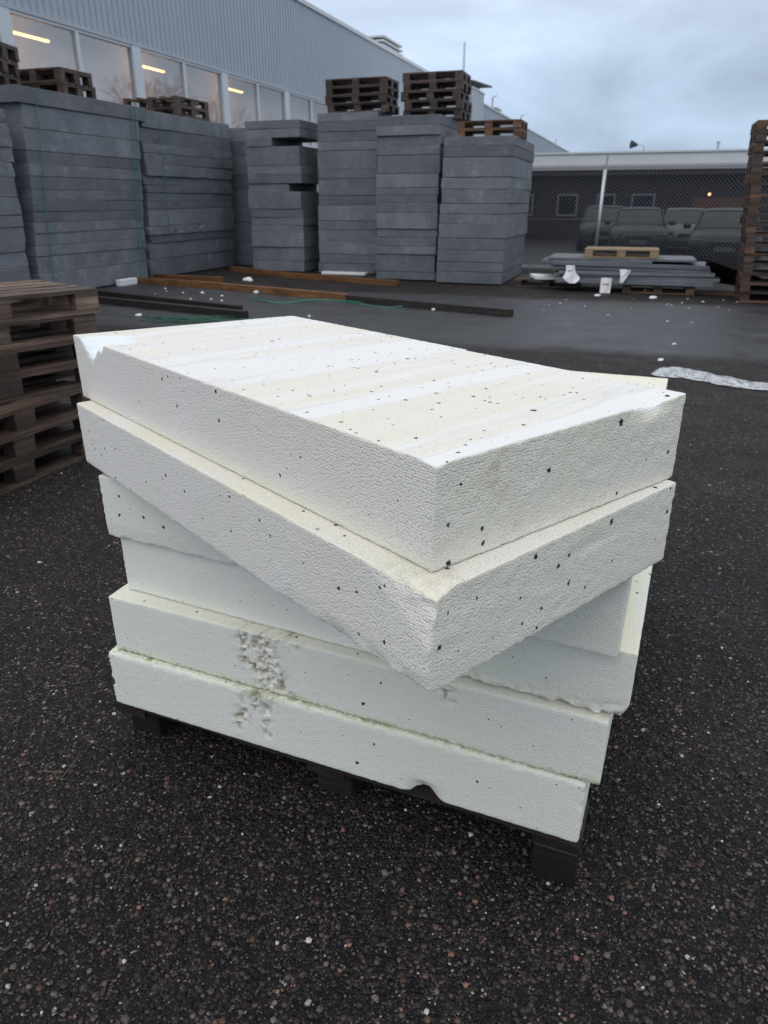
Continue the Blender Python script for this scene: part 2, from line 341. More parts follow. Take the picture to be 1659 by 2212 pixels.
def glass(name, tint, mixf, rough=0.02):
    m, nt, b = mat_new(name); nt.nodes.remove(b)
    tr = N(nt, 'ShaderNodeBsdfTransparent'); tr.inputs[0].default_value = (*tint, 1)
    gl = N(nt, 'ShaderNodeBsdfGlossy', Roughness=rough); gl.inputs[0].default_value = (0.9, 0.9, 0.9, 1)
    lw = N(nt, 'ShaderNodeLayerWeight', Blend=0.3)
    f = math_(nt, 'ADD', math_(nt, 'MULTIPLY', lw.outputs['Fresnel'], 0.4), mixf)
    mx_ = N(nt, 'ShaderNodeMixShader'); nt.links.new(f, mx_.inputs[0]); nt.links.new(tr.outputs[0], mx_.inputs[1]); nt.links.new(gl.outputs[0], mx_.inputs[2])
    nt.links.new(mx_.outputs[0], nt.nodes['Material Output'].inputs[0]); return m
M['pane'] = glass('window_glass', (0.93, 0.92, 0.90), 0.06)
M['pane_dark'] = simple('dark_window_glass', (0.012, 0.014, 0.02), 0.1)
M['film'] = None
def film():
    m, nt, b = mat_new('clear_plastic_film')
    co = objco(nt); n = N(nt, 'ShaderNodeTexNoise', Scale=14.0, Detail=6.0, Roughness=0.7, Distortion=1.5); nt.links.new(co, n.inputs[0])
    c = ramp(nt, n.outputs[0], [(0.3, (0.36, 0.39, 0.42)), (0.65, (0.72, 0.74, 0.77))]); nt.links.new(c.outputs[0], b.inputs['Base Color'])
    b.inputs['Roughness'].default_value = 0.25
    a = ramp(nt, n.outputs[0], [(0.36, g3(0.35)), (0.55, g3(0.95))]); nt.links.new(a.outputs[0], b.inputs['Alpha'])
    bump(nt, b, n.outputs[0], 0.6, 0.02); return m
M['film'] = film()
def brick():
    m, nt, b = mat_new('dark_purple_brick')
    co = objco(nt, (1, 1, 1))
    cxyz = N(nt, 'ShaderNodeSeparateXYZ'); nt.links.new(co, cxyz.inputs[0])
    cb = N(nt, 'ShaderNodeCombineXYZ'); nt.links.new(cxyz.outputs[0], cb.inputs[0]); nt.links.new(cxyz.outputs[2], cb.inputs[1])
    br = N(nt, 'ShaderNodeTexBrick', Scale=4.2); br.inputs['Color1'].default_value = (0.026, 0.020, 0.028, 1); br.inputs['Color2'].default_value = (0.040, 0.028, 0.036, 1); br.inputs['Mortar'].default_value = (0.036, 0.034, 0.042, 1)
    nt.links.new(cb.outputs[0], br.inputs[0]); nt.links.new(br.outputs[0], b.inputs['Base Color']); b.inputs['Roughness'].default_value = 0.8; return m
M['dark_brick'] = brick()

def ground_mat():
    m, nt, b = mat_new('gravelly_asphalt')
    t = N(nt, 'ShaderNodeTexCoord'); co = t.outputs['Object']
    # coordinates in the yard's grid
    def dot(vec, off=0.0):
        d = N(nt, 'ShaderNodeVectorMath', _operation='DOT_PRODUCT'); nt.links.new(co, d.inputs[0]); d.inputs[1].default_value = vec; return d.outputs['Value']
    u = dot(tuple(UX)); v = dot(tuple(VX))
    wz = N(nt, 'ShaderNodeTexNoise', Scale=0.7, Detail=5.0, Roughness=0.6); nt.links.new(co, wz.inputs[0])
    uu = math_(nt, 'ADD', u, math_(nt, 'MULTIPLY', math_(nt, 'SUBTRACT', wz.outputs[0], 0.5), 1.1))
    uu = math_(nt, 'ADD', uu, math_(nt, 'MULTIPLY', v, -0.03))
    # smooth wet asphalt lane between two gravelly strips
    near = N(nt, 'ShaderNodeMapRange', _interpolation_type='SMOOTHSTEP'); nt.links.new(uu, near.inputs[0]); near.inputs[1].default_value = 7.9; near.inputs[2].default_value = 8.5
    far = N(nt, 'ShaderNodeMapRange', _interpolation_type='SMOOTHSTEP'); nt.links.new(uu, far.inputs[0]); far.inputs[1].default_value = 12.3; far.inputs[2].default_value = 12.9; far.inputs[3].default_value = 1.0; far.inputs[4].default_value = 0.0
    far2 = N(nt, 'ShaderNodeMapRange', _interpolation_type='SMOOTHSTEP'); nt.links.new(uu, far2.inputs[0]); far2.inputs[1].default_value = 18.5; far2.inputs[2].default_value = 19.5
    lane = math_(nt, 'MAXIMUM', math_(nt, 'MULTIPLY', near.outputs[0], far.outputs[0]), far2.outputs[0])
    # stones of three sizes
    def stones(scale, stops, loc):
        mp_ = N(nt, 'ShaderNodeMapping'); mp_.inputs['Location'].default_value = loc; mp_.inputs['Scale'].default_value = (1, 1, 1); nt.links.new(co, mp_.inputs[0])
        wn_ = N(nt, 'ShaderNodeTexNoise', Scale=scale * 1.3, Detail=2.0); nt.links.new(mp_.outputs[0], wn_.inputs[0])
        s_ = N(nt, 'ShaderNodeVectorMath', _operation='SCALE'); nt.links.new(wn_.outputs['Color'], s_.inputs[0]); s_.inputs['Scale'].default_value = 0.45 / scale
        a_ = N(nt, 'ShaderNodeVectorMath', _operation='ADD'); nt.links.new(mp_.outputs[0], a_.inputs[0]); nt.links.new(s_.outputs[0], a_.inputs[1])
        vo = N(nt, 'ShaderNodeTexVoronoi', Scale=scale); nt.links.new(a_.outputs[0], vo.inputs['Vector'])
        sp = N(nt, 'ShaderNodeSeparateColor'); nt.links.new(vo.outputs['Color'], sp.inputs[0])
        c_ = ramp(nt, sp.outputs[0], stops, 'CONSTANT')
        return vo.outputs['Distance'], c_.outputs[0], sp.outputs[1]
    K = 0.74
    def k3(*c): return tuple(x * K for x in c)
    d1, c1, r1 = stones(66.0, [(0.0, k3(0.020, 0.018, 0.020)), (0.3, k3(0.030, 0.026, 0.028)), (0.55, k3(0.045, 0.036, 0.036)), (0.68, k3(0.075, 0.057, 0.052)), (0.84, k3(0.13, 0.098, 0.085)), (0.93, k3(0.21, 0.125, 0.095)), (0.975, k3(0.34, 0.28, 0.24)), (0.995, k3(0.60, 0.57, 0.53))], (0, 0, 0))
    d2, c2, r2 = stones(190.0, [(0.0, k3(0.016, 0.015, 0.017)), (0.45, k3(0.034, 0.029, 0.031)), (0.7, k3(0.06, 0.048, 0.047)), (0.87, k3(0.12, 0.09, 0.08)), (0.965, k3(0.28, 0.22, 0.18)), (0.992, k3(0.60, 0.57, 0.54))], (5.1, 2.2, 0))
    sel = math_(nt, 'GREATER_THAN', r1, 0.50)
    gap1 = ramp(nt, d1, [(0.30, (1, 1, 1)), (0.62, (0.18, 0.18, 0.18))]).outputs[0]
    gap2 = ramp(nt, d2, [(0.35, (1, 1, 1)), (0.75, (0.3, 0.3, 0.3))]).outputs[0]
    s1 = mixc(nt, 1.0, c1, gap1, 'MULTIPLY'); s2 = mixc(nt, 1.0, c2, gap2, 'MULTIPLY')
    onstone = math_(nt, 'MULTIPLY', sel, math_(nt, 'LESS_THAN', d1, 0.52))
    grav = mixc(nt, onstone, s2, s1)
    ln = N(nt, 'ShaderNodeTexNoise', Scale=2.2, Detail=7.0, Roughness=0.65); nt.links.new(co, ln.inputs[0])
    lf = N(nt, 'ShaderNodeTexNoise', Scale=120.0, Detail=3.0, Roughness=0.7); nt.links.new(co, lf.inputs[0])
    smooth = ramp(nt, ln.outputs[0], [(0.32, (0.022, 0.025, 0.031)), (0.68, (0.058, 0.064, 0.078))]).outputs[0]
    smooth = mixc(nt, 0.35, smooth, ramp(nt, lf.outputs[0], [(0.4, (0.012, 0.013, 0.015)), (0.7, (0.06, 0.062, 0.07))]).outputs[0])
    # speckle left on the lane
    smooth = mixc(nt, 0.18, smooth, grav)
    patch = N(nt, 'ShaderNodeTexNoise', Scale=1.3, Detail=4.0, Roughness=0.6); nt.links.new(co, patch.inputs[0])
    pv = N(nt, 'ShaderNodeMapRange'); nt.links.new(patch.outputs[0], pv.inputs[0]); pv.inputs[1].default_value = 0.3; pv.inputs[2].default_value = 0.7; pv.inputs[3].default_value = 0.75; pv.inputs[4].default_value = 1.3
    gs = N(nt, 'ShaderNodeVectorMath', _operation='SCALE'); nt.links.new(grav, gs.inputs[0]); nt.links.new(pv.outputs[0], gs.inputs['Scale'])
    base = mixc(nt, lane, gs.outputs[0], smooth)
    nt.links.new(base, b.inputs['Base Color'])
    rg = math_(nt, 'MULTIPLY', math_(nt, 'SUBTRACT', 1.0, lane), 0.14)
    rn = ramp(nt, ln.outputs[0], [(0.35, g3(0.40)), (0.65, g3(0.62))])
    nt.links.new(math_(nt, 'ADD', rn.outputs[0], rg), b.inputs['Roughness'])
    nt.links.new(math_(nt, 'ADD', math_(nt, 'MULTIPLY', lane, 0.20), 0.22), b.inputs['Specular IOR Level'])
    h1 = math_(nt, 'MULTIPLY', math_(nt, 'SUBTRACT', 0.62, math_(nt, 'MINIMUM', d1, 0.62)), math_(nt, 'MULTIPLY', sel, 1.6))
    h2 = math_(nt, 'MULTIPLY', math_(nt, 'SUBTRACT', 0.7, math_(nt, 'MINIMUM', d2, 0.7)), 0.55)
    hg = math_(nt, 'MULTIPLY', math_(nt, 'ADD', h1, h2), math_(nt, 'SUBTRACT', 1.0, math_(nt, 'MULTIPLY', lane, 0.85)))
    bump(nt, b, hg, 1.0, 0.010)
    return m
M['ground'] = ground_mat()

# ------------------------------------------------------------------ ground: one sheet to the horizon
def ground_z(x, y):
    u = x * UX.x + y * UX.y
    t = min(max((u - 16.5) / 7.0, 0), 1)
    return -0.12 * t * t * (3 - 2 * t)
xs = [-400, -150, -60, -30] + [i for i in range(-20, 21, 2)] + [30, 60, 150, 400]
ys = [-60, -20, -6, -2, 0] + [i * 1.0 for i in range(1, 32)] + [36, 45, 60, 100, 200, 500]
gv = [(x, y, ground_z(x, y)) for y in ys for x in xs]
nx = len(xs)
gf = [(j * nx + i, j * nx + i + 1, (j + 1) * nx + i + 1, (j + 1) * nx + i) for j in range(len(ys) - 1) for i in range(nx - 1)]
gm = bpy.data.meshes.new('ground'); gm.from_pydata(gv, [], gf); gm.materials.append(M['ground'])
gm.polygons.foreach_set('use_smooth', [True] * len(gm.polygons))
tag(mesh_obj('ground', gm), 'dark gravelly asphalt yard with a smoother wet lane across it', None, None, 'structure')

# ------------------------------------------------------------------ left hall building (wall plane along U)
DV = -13.5
hall = empty('warehouse', uv(14, DV), ROTU, 'long grey hall clad in ribbed metal above a band of windows, behind the foam stacks', 'building')
HU0, HU1 = 2.0 - 14, 126.0 - 14         # local x range
# local frame: x along U, y to the left (away from yard, = -V), z up
def ribbed(x0, x1, z0, z1, pitch=0.22, depth=0.035):
    mb = MB(); prof = []; x = x0
    while x < x1:
        prof += [(x, 0), (x + pitch * 0.52, 0), (x + pitch * 0.62, depth), (x + pitch * 0.9, depth)]; x += pitch
    prof.append((x1, 0))
    n = len(prof)
    vs_ = [(p[0], p[1], z0) for p in prof] + [(p[0], p[1], z1) for p in prof]
    mb.add(vs_, [(i, i + 1, n + i + 1, n + i) for i in range(n - 1)])
    return mb
ribbed(HU0, HU1, 5.30, 8.30).build('cladding', M['clad'], hall)
mb = MB(); mb.span((HU0, -0.06, 8.28), (HU1, 0.35, 8.42)); mb.build('roof_trim', M['trim'], hall)
mb = MB(); mb.span((HU0, 0.05, 8.3), (HU1, 30, 8.36)); mb.build('roof', M['roof'], hall)
mb = MB(); mb.span((HU0, -0.05, 5.24), (HU1, 0.1, 5.31)); mb.build('flashing', M['clad_flat'], hall)
ribbed(HU0, HU1, 0, 3.5).build('wall', M['clad'], hall)
for xa in (HU0, HU1 - .2):
    mb = MB(); mb.span((xa, 0.82, 0), (xa + .2, 30, 8.3)); mb.build('end_wall', M['clad_flat'], hall)
mb = MB(); mb.span((HU0, .7, 3.0), (HU1, .8, 5.7)); mb.span((HU0, .06, 3.4), (HU1, .7, 3.48)); mb.build('interior_wall', M['curtain'], hall)
mb = MB(); mb.span((HU0, .12, 5.36), (HU1, .7, 5.4))
for k in range(140):
    x = HU0 + k * 0.28
    if x < 30: mb.span((x, .12, 5.30), (x + .05, .7, 5.36))
mb.build('ceiling', M['interior'], hall)
# window bays 4.45 m wide
bay = 4.45; x0 = 14.3 - 14 - 2 * bay
k = 0; x = x0
while x < 60:
    w = MB()
    w.span((x - .18, -.04, 3.5), (x + .18, .12, 5.24))
    w.build('window_post', M['white_metal'], hall)
    if x < 30:
        dark = 14.6 < x < 15.6 + 3
        fr = MB(); fr.span((x + bay / 2 - .055, -.02, 3.56), (x + bay / 2 + .055, .1, 5.18)); fr.span((x + .18, -.02, 3.5), (x + bay - .18, .1, 3.56)); fr.span((x + .18, -.02, 5.18), (x + bay - .18, .1, 5.24))
        f_ = fr.build('window_frame', M['white_metal'], hall)
        for s in (0, 1):
            p = MB(); a_ = x + .18 + s * (bay / 2 - .18 + .055); p.span((a_, .03, 3.56), (a_ + bay / 2 - .235, .045, 5.18)); p.build('pane', M['pane'], f_)
    if x < 12:
        tb = MB(); tb.span((x + .30, .14, 4.84), (x + 1.45, .20, 4.885)); tb.build('light_tube', M['tube'], hall)
    x += bay; k += 1
# rooftop items
def roof_thing(name, u, label, cat): return empty(name, uv(u, DV - 0.6, 8.36), ROTU, label, cat)
rv_ = roof_thing('roof_vent', 41.5, 'low white louvred roof vent on the hall edge above the pallets', 'vent')
mb = MB(); mb.span((-1.5, 0, 0), (1.5, 2, .25)); mb.build('curb', M['trim'], rv_)
for i in range(3):
    mb = MB(); mb.span((-1.7 + .1 * i, -.15, .3 + .2 * i), (1.7 - .1 * i, 2.1, .38 + .2 * i)); mb.build('louvre', M['trim'], rv_)
rv_ = roof_thing('roof_vent', 70.7, 'small pale roof vent far down the hall roof, right of the mast', 'vent')
mb = MB(); mb.span((-1.1, 0, 0), (1.1, 1.5, .45)); mb.build('curb', M['trim'], rv_)
mb = MB(); mb.span((-1.3, -.15, .47), (1.3, 1.6, .55)); mb.build('lid', M['trim'], rv_)
sh = empty('duct_shaft', uv(59.2, -13.44, 0), ROTU, 'pale blue-grey sheet metal duct shaft rising above the hall roof edge', 'duct')
mb = MB(); mb.span((-1.9, -.15, 5.4), (1.9, 1.0, 8.85)); mb.build('shaft', M['clad_flat'], sh)
mb = MB(); mb.span((-2.0, -.2, 8.85), (2.0, 1.05, 8.95)); mb.build('cap', M['trim'], sh)
for sx in (-1.5, 2.9):
    mb = MB(); mb.tube([(sx, .5, 8.5), (sx, .5, 9.35 + (sx > 0) * .2)], .06); mb.build('leg', M['galv'], sh)
mb = MB(); mb.box((1.0, .5, 9.45), (6.6, 1.5, .1), 0, Matrix.Rotation(R(-3.5), 3, 'Y')); mb.build('canopy', M['canopy'], sh)
ms = MB(); ms.tube([(0, 0, 0), (0, 0, 3.3)], [.11, .08]); o = ms.build('mast', M['white_metal'], None, loc=uv(57.6, DV - .6, 8.4)); tag(o, 'thin pale mast standing on the hall roof beside the duct shaft', 'mast')
for i, (u_, h_) in enumerate([(66.8, .95), (81.2, .9), (110, .7)]):
    ms = MB(); ms.tube([(0, 0, 0), (0, 0, h_)], .07); ms.tube([(0, 0, h_), (.35, 0, h_ + .1)], .06)
    o = ms.build('vent_pipe', M['galv'], None, loc=uv(u_, DV - .3, 8.4), rot=(0, 0, ROTV))
    tag(o, ['short bent vent pipe on the hall roof just right of the canopy', 'short bent vent pipe further down the hall roof, left of its low end', 'tiny vent pipe at the far low end of the hall roof'][i], 'pipe', 'vent pipes on the hall roof')

# ------------------------------------------------------------------ low brick building on the right
BU = 36.0; sc = BU / 31.0
def bz(z): return H + (z - H) * sc
low = empty('brick_building', uv(BU, 0), ROTV, 'low dark brick building with broad white fascia beyond the fence', 'building')
# local x along V, y = +U (away)... rotate so that +y is along U
L0, L1 = -12.9 , 12.0
mb = MB(); mb.span((L0, 0, -.2), (L1, 14, bz(2.47))); mb.build('wall', M['dark_brick'], low)
mb = MB(); mb.span((L0, -.5, bz(2.56)), (L1, 14.2, bz(3.11))); mb.build('fascia', M['fascia'], low)
mb = MB(); mb.span((L0, -.35, bz(2.40)), (L1, -.003, bz(2.56))); mb.build('soffit_board', M['brown_strip'], low)
mb = MB(); mb.span((L0, -.56, bz(3.11)), (L1, 14.25, bz(3.17))); mb.build('roof_trim', M['trim'], low)
for i, (a_, b_) in enumerate([(-5.35, -4.55), (-3.63, -2.84), (-2.15, -1.45), (-0.87, -0.02), (5.2, 6.0)]):
    a_ *= sc; b_ *= sc; z0, z1 = bz(.95), bz(1.75)
    w = MB(); t_ = .08
    w.span((a_, -.06, z0), (a_ + t_, .0 - .002, z1)); w.span((b_ - t_, -.06, z0), (b_, -.002, z1)); w.span((a_ + t_, -.06, z0), (b_ - t_, -.002, z0 + t_)); w.span((a_ + t_, -.06, z1 - t_), (b_ - t_, -.002, z1))
    f_ = w.build('window', M['frame_grey'], low)
    p = MB(); p.span((a_ + t_, -.03, z0 + t_), (b_ - t_, -.004, z1 - t_)); p.build('pane', M['pane_dark'], f_)
mb = MB(); mb.span((1.3 * sc, -.05, bz(.6)), (3.0 * sc, -.003, bz(1.6))); mb.build('door', M['orange_wall'], low)
wl = empty('wall_lamp', uv(BU - .12, 1.83 * sc, bz(1.72)), ROTV, 'small glowing orange wall lamp on the dark brick wall', 'lamp')
mb = MB(); mb.box((0, .05, 0.0), (.12, .1, .18)); mb.build('bracket', M['black_plastic'], wl)
bm = bmesh.new(); bmesh.ops.create_uvsphere(bm, u_segments=10, v_segments=8, radius=.06, matrix=Matrix.Translation((0, -.08, 0)))
me = bpy.data.meshes.new('bulb'); bm.to_mesh(me); bm.free(); me.materials.append(M['bulb']); mesh_obj('bulb', me, wl)
hn = empty('roof_loudspeaker', uv(BU + .3, -.95 * sc, bz(3.17)), ROTV, 'small dark horn loudspeaker on a bent bracket on the white fascia roof', 'loudspeaker')
mb = MB(); mb.tube([(.35, 0, 0), (.33, 0, .22), (.2, 0, .3), (0, 0, .28)], .03); mb.build('bracket', M['galv'], hn)
mb = MB(); mb.tube([(.05, 0, .28), (-.22, -.1, .3)], [.05, .17], 10); mb.build('horn', M['black_plastic'], hn)
mb = MB(); mb.tube([(0, 0, 0), (0, 0, .28)], .05); mb.tube([(0, 0, .28), (0, 0, .34)], .08); o = mb.build('vent_pipe', M['galv'], None, loc=uv(BU + .4, 1.88 * sc, bz(3.17)))
tag(o, 'small capped vent pipe on the low building roof, right of the loudspeaker', 'pipe')

# ------------------------------------------------------------------ bare trees beside the low building (mirrored in the hall windows)
M['bark'] = simple('dark_bark', (0.05, 0.04, 0.035), 0.9)
def bare_tree(loc, hgt, label, seed):
    r_ = random.Random(seed); root = empty('bare_tree', loc, 0, label, 'tree', 'bare trees beside the low building')
    tr_ = MB(); cr2 = MB()
    tr_.tube([(0, 0, 0), (.1, 0, hgt * .2), (0, .1, hgt * .42)], [.28, .22, .16], 8)
    def grow(p, d, l, r, k):
        q = p + d * l; (cr2).tube([p, (p + q) / 2 + Vector((r_.uniform(-1, 1), r_.uniform(-1, 1), 0)) * l * .05, q], [r, r * .85, r * .65], 4, cap=False)
        if k == 0: return
        for _ in range(3 if k > 2 else 2 + (r_.random() < .6)):
            nd_ = (d + Vector((r_.uniform(-.8, .8), r_.uniform(-.8, .8), r_.uniform(-.15, .5)))).normalized(); grow(q, nd_, l * r_.uniform(.62, .85), r * .6, k - 1)
    for _ in range(4): grow(Vector((0, .1, hgt * .40)), Vector((r_.uniform(-.6, .6), r_.uniform(-.6, .6), 1)).normalized(), hgt * .2, .12, 5)
    tr_.build('trunk', M['bark'], root); cr2.build('crown', M['bark'], root)
bare_tree(uv(57, 14, -.1), 11, 'tall bare tree mirrored in the hall window above the ragged stack', 1)
bare_tree(uv(70, 16, -.1), 11, 'bare tree further off, mirrored in the hall window right of the ragged stack', 2)

# ------------------------------------------------------------------ grey foam boards
def foam_variant(seed, L=2.4, D=1.2, h=0.17, rag=1.0):
    """a board with soft worn edges; local origin at the middle of its base"""
    r_ = random.Random(seed); off = Vector((seed * 7.3, seed * 3.1, 0))
    gx = [0, .006] + [L * i / 26 for i in range(1, 26)] + [L - .006, L]; gy = [0, .006] + [D * i / 14 for i in range(1, 14)] + [D - .006, D]; gz = [0, .004, .009, h / 2, h - .009, h - .004, h]
    chips = [(r_.choice([0, L]) if r_.random() < .35 else r_.uniform(0, L), r_.choice([0, D]), r_.choice([0, h]), r_.uniform(.02, .07)) for _ in range(5 if rag > 1 else 0)]
    return grid_box('foam_board', gx, gy, gz, (L, D, h), lambda p: .006 + .007 * rag * max(0, noise.noise((p + off) * 5)), M['eps_grey'], chips, off, centre=True, wob=.0025 * rag)
def grid_box(name, gx, gy, gz, dims, rad, mat, chips=(), off=Vector((0, 0, 0)), centre=False, wob=0.0, warp=None, attrs=None, deform=None):
    key = {}; V_ = []; F_ = []
    def vid(p):
        k_ = (round(p[0], 5), round(p[1], 5), round(p[2], 5))
        if k_ not in key: key[k_] = len(V_); V_.append(Vector(k_))
        return key[k_]
    L, D, h = dims
    def face(A, B, f, flip):
        for i in range(len(A) - 1):
            for j in range(len(B) - 1):
                q = [vid(f(A[i], B[j])), vid(f(A[i + 1], B[j])), vid(f(A[i + 1], B[j + 1])), vid(f(A[i], B[j + 1]))]
                F_.append(q[::-1] if flip else q)
    face(gx, gy, lambda a, b: (a, b, h), False); face(gx, gy, lambda a, b: (a, b, 0), True)
    face(gx, gz, lambda a, b: (a, 0, b), False); face(gx, gz, lambda a, b: (a, D, b), True)
    face(gy, gz, lambda a, b: (L, a, b), False); face(gy, gz, lambda a, b: (0, a, b), True)
    C = Vector((L / 2, D / 2, h / 2)); out = []; A_ = {}
    for i, p0 in enumerate(V_):
        p = p0.copy()
        r = rad(p)
        q = Vector((min(max(p.x, r), L - r), min(max(p.y, r), D - r), min(max(p.z, r), h - r)))
        d = p - q
        if d.length > r: p = q + d * (r / d.length)
        if wob: p += (p0 - C).normalized() * wob * noise.noise((p0 + off) * 9)
        for c_ in chips:
            dd = (p0 - Vector(c_[:3])); dl = dd.length; rr = c_[3] * (1 + .5 * noise.noise((p0 + off) * 25))
            if dl < rr: p += (C - p0).normalized() * (rr - dl) * .7
        if deform: p = deform(p0, p)
        out.append(p)
    if attrs:
        for n_, fn in attrs.items(): A_[n_] = [fn(p0) for p0 in V_]
    if warp: out = [warp(p) for p in out]
    if centre: out = [p - Vector((L / 2, D / 2, 0)) for p in out]
    me = bpy.data.meshes.new(name); me.from_pydata([tuple(p) for p in out], [], F_); me.materials.append(mat)
    for n_, vals in A_.items():
        at_ = me.attributes.new(n_, 'FLOAT', 'POINT'); at_.data.foreach_set('value', vals)
    if attrs: me.polygons.foreach_set('use_smooth', [True] * len(me.polygons)); me.update(); me.set_sharp_from_angle(angle=R(38))
    me.update(); return me
GV = [foam_variant(s) for s in range(6)]
GS = [foam_variant(40 + s, L=1.2, D=1.2) for s in range(9)]
GR = [foam_variant(70 + s, rag=1.7) for s in range(6)]

def board(me, c, rz, h, sx=1.0, sy=1.0, tilt=(0, 0), label='', group=''):
    o = mesh_obj('foam_board', me, None, c, (tilt[0], tilt[1], rz)); o.scale = (sx, sy, h / 0.17)
    return tag(o, label, 'foam board', group)
def foam_stack(corner, along, inward, lines, total, length, depth, variants, desc, group, topshift=(0, 0), jit=.02, z0=0.0, special=None, tilt=0.0, seed=1, L0=2.4, D0=1.2):
    """corner: world point of the front-left bottom corner, along: unit vector of the face seen, inward: away from it.
    lines: joint heights as fractions from the top (0) to the bottom (1)"""
    r_ = random.Random(seed); rz = math.atan2(along.y, along.x)
    fr = [0.0] + lines + [1.0]
    n = len(fr) - 1
    for i in range(n):
        zt = z0 + total * (1 - fr[i]); zb = z0 + total * (1 - fr[i + 1]); zm = (zt + zb) / 2
        k_ = (zm - z0) / total
        sh = along * (topshift[0] * k_ + r_.uniform(-jit, jit)) + inward * (topshift[1] * k_ + r_.uniform(-jit, jit))
        l, d, o1, o2 = length, depth, 0.0, 0.0
        if special and i in special: l, d, o1, o2 = special[i]
        c = corner + sh + along * (o1 + l / 2) + inward * (o2 + d / 2); c.z = zb + .001
        if l < 0.05: continue
        board(r_.choice(variants), c, rz + r_.uniform(-.008, .008) + (math.pi if r_.random() < .5 else 0), zt - zb - .004, l / L0, d / D0, (r_.uniform(-.002, .002), tilt + r_.uniform(-.003, .003)), 'grey foam board, %s in the %s' % (nth(i), desc), group)
def frac(a, total_top, total_bot): return [(y - total_top) / (total_bot - total_top) for y in a]

# S1 and S2: long sides towards us, parallel to the hall
IN = -VX   # away from the yard, towards the hall
GRP = 'grey foam boards stacked in the yard'
foam_stack(uv(9.96, -9.64), UX, IN, frac([700, 830, 950, 1020, 1090, 1165, 1225, 1290, 1350, 1415, 1487, 1550, 1650], 610, 1780), 3.14, 2.93, 1.2, GV, 'broad strapped stack', GRP, topshift=(.36, 0), jit=.012, z0=.02, seed=3, special={0: (3.3, 1.25, -.14, -.03)})
foam_stack(uv(13.14, -9.70), UX, IN, frac([770, 870, 930, 1000, 1080, 1140, 1190, 1245, 1300, 1415, 1475, 1530, 1640], 660, 1770), 3.13, 3.38, 1.2, GR, 'ragged stack', GRP, topshift=(.27, .0), jit=.03, z0=.02, seed=5)
foam_stack(uv(6.4, -9.66), UX, IN, frac([820, 900, 960, 1050, 1140, 1260, 1370, 1440, 1600, 1700], 740, 1900), 2.78, 3.4, 1.2, GR, 'left edge stack', GRP, topshift=(.16, .0), jit=.025, z0=.02, seed=8)
# S3: dark stack set back between the others
foam_stack(uv(17.0, -10.25), VX, UX, frac([300, 330, 370, 400, 440, 475, 520, 550], 270, 575), 3.10, 1.5, 1.2, GS, 'shaded corner stack', 'grey foam boards stacked in the yard', seed=9, L0=1.2, jit=.01)
# S4..S7: short sides towards us
def yard_stack(xl, xr, yb, total, lines, desc, seed, depth=2.4, topshift=(0, 0), jit=.02, special=None, z0=0.02, u=None, variants=GS):
    a_ = at(xl, yb); b_ = at(xr, yb)
    ua, va = to_uv(a_)
    if u is not None: ua = u
    # left and right edge on the plane u = ua
    def on_plane(x, y):
        a2 = (x - 829.5) / F; b2 = (y - 1106) / F
        r = Vector((a2, CT - b2 * ST, -ST - b2 * CT)); t = ua / r.dot(UX); return r.dot(VX) * t
    v0, v1 = on_plane(xl, yb), on_plane(xr, yb)
    foam_stack(uv(ua, v0), VX, UX, lines, total, v1 - v0, depth, variants, desc, 'grey foam boards stacked in the yard', topshift, jit, z0, special, 0.0, seed, 1.2, 1.2)
    return ua, v0, v1
P4 = yard_stack(548, 658, 586, 3.06, frac([360, 400, 440, 530, 570, 615, 655, 740, 780, 820, 855, 930, 1000], 320, 1055), 'stack with dark gaps', 11, depth=1.6, topshift=(0, .05), jit=.02, special={2: (.62, 1.6, 0, 0), 6: (1.0, 1.5, 0, .03)})
b_ = uv(P4[0] + 1.05, (P4[1] + P4[2]) / 2 + .20, 2.405); board(GS[2], b_, ROTV, .12, .72, .8, (0, 0), 'short grey foam board set back inside the open gap of the dark gap stack', GRP)
P5 = yard_stack(690, 812, 590, 3.16, frac([340, 385, 430, 470, 555, 600, 680, 725, 800, 845, 905, 965, 1010], 300, 1060), 'tall stack', 12, topshift=(.05, .05), jit=.012)
P6 = yard_stack(810, 938, 604, 2.97, frac([360, 405, 450, 495, 580, 645, 680, 715, 765, 845, 885, 930, 970, 1060], 315, 1100), 'stack left of the clean cut one', 13, topshift=(.04, .05), jit=.022)
P7 = yard_stack(941, 1082, 612, 2.56, frac([450, 500, 595, 650, 720, 770, 820, 890, 950, 1010, 1060], 405, 1120), 'clean cut stack', 14, depth=2.5, topshift=(.08, .03), jit=.008)

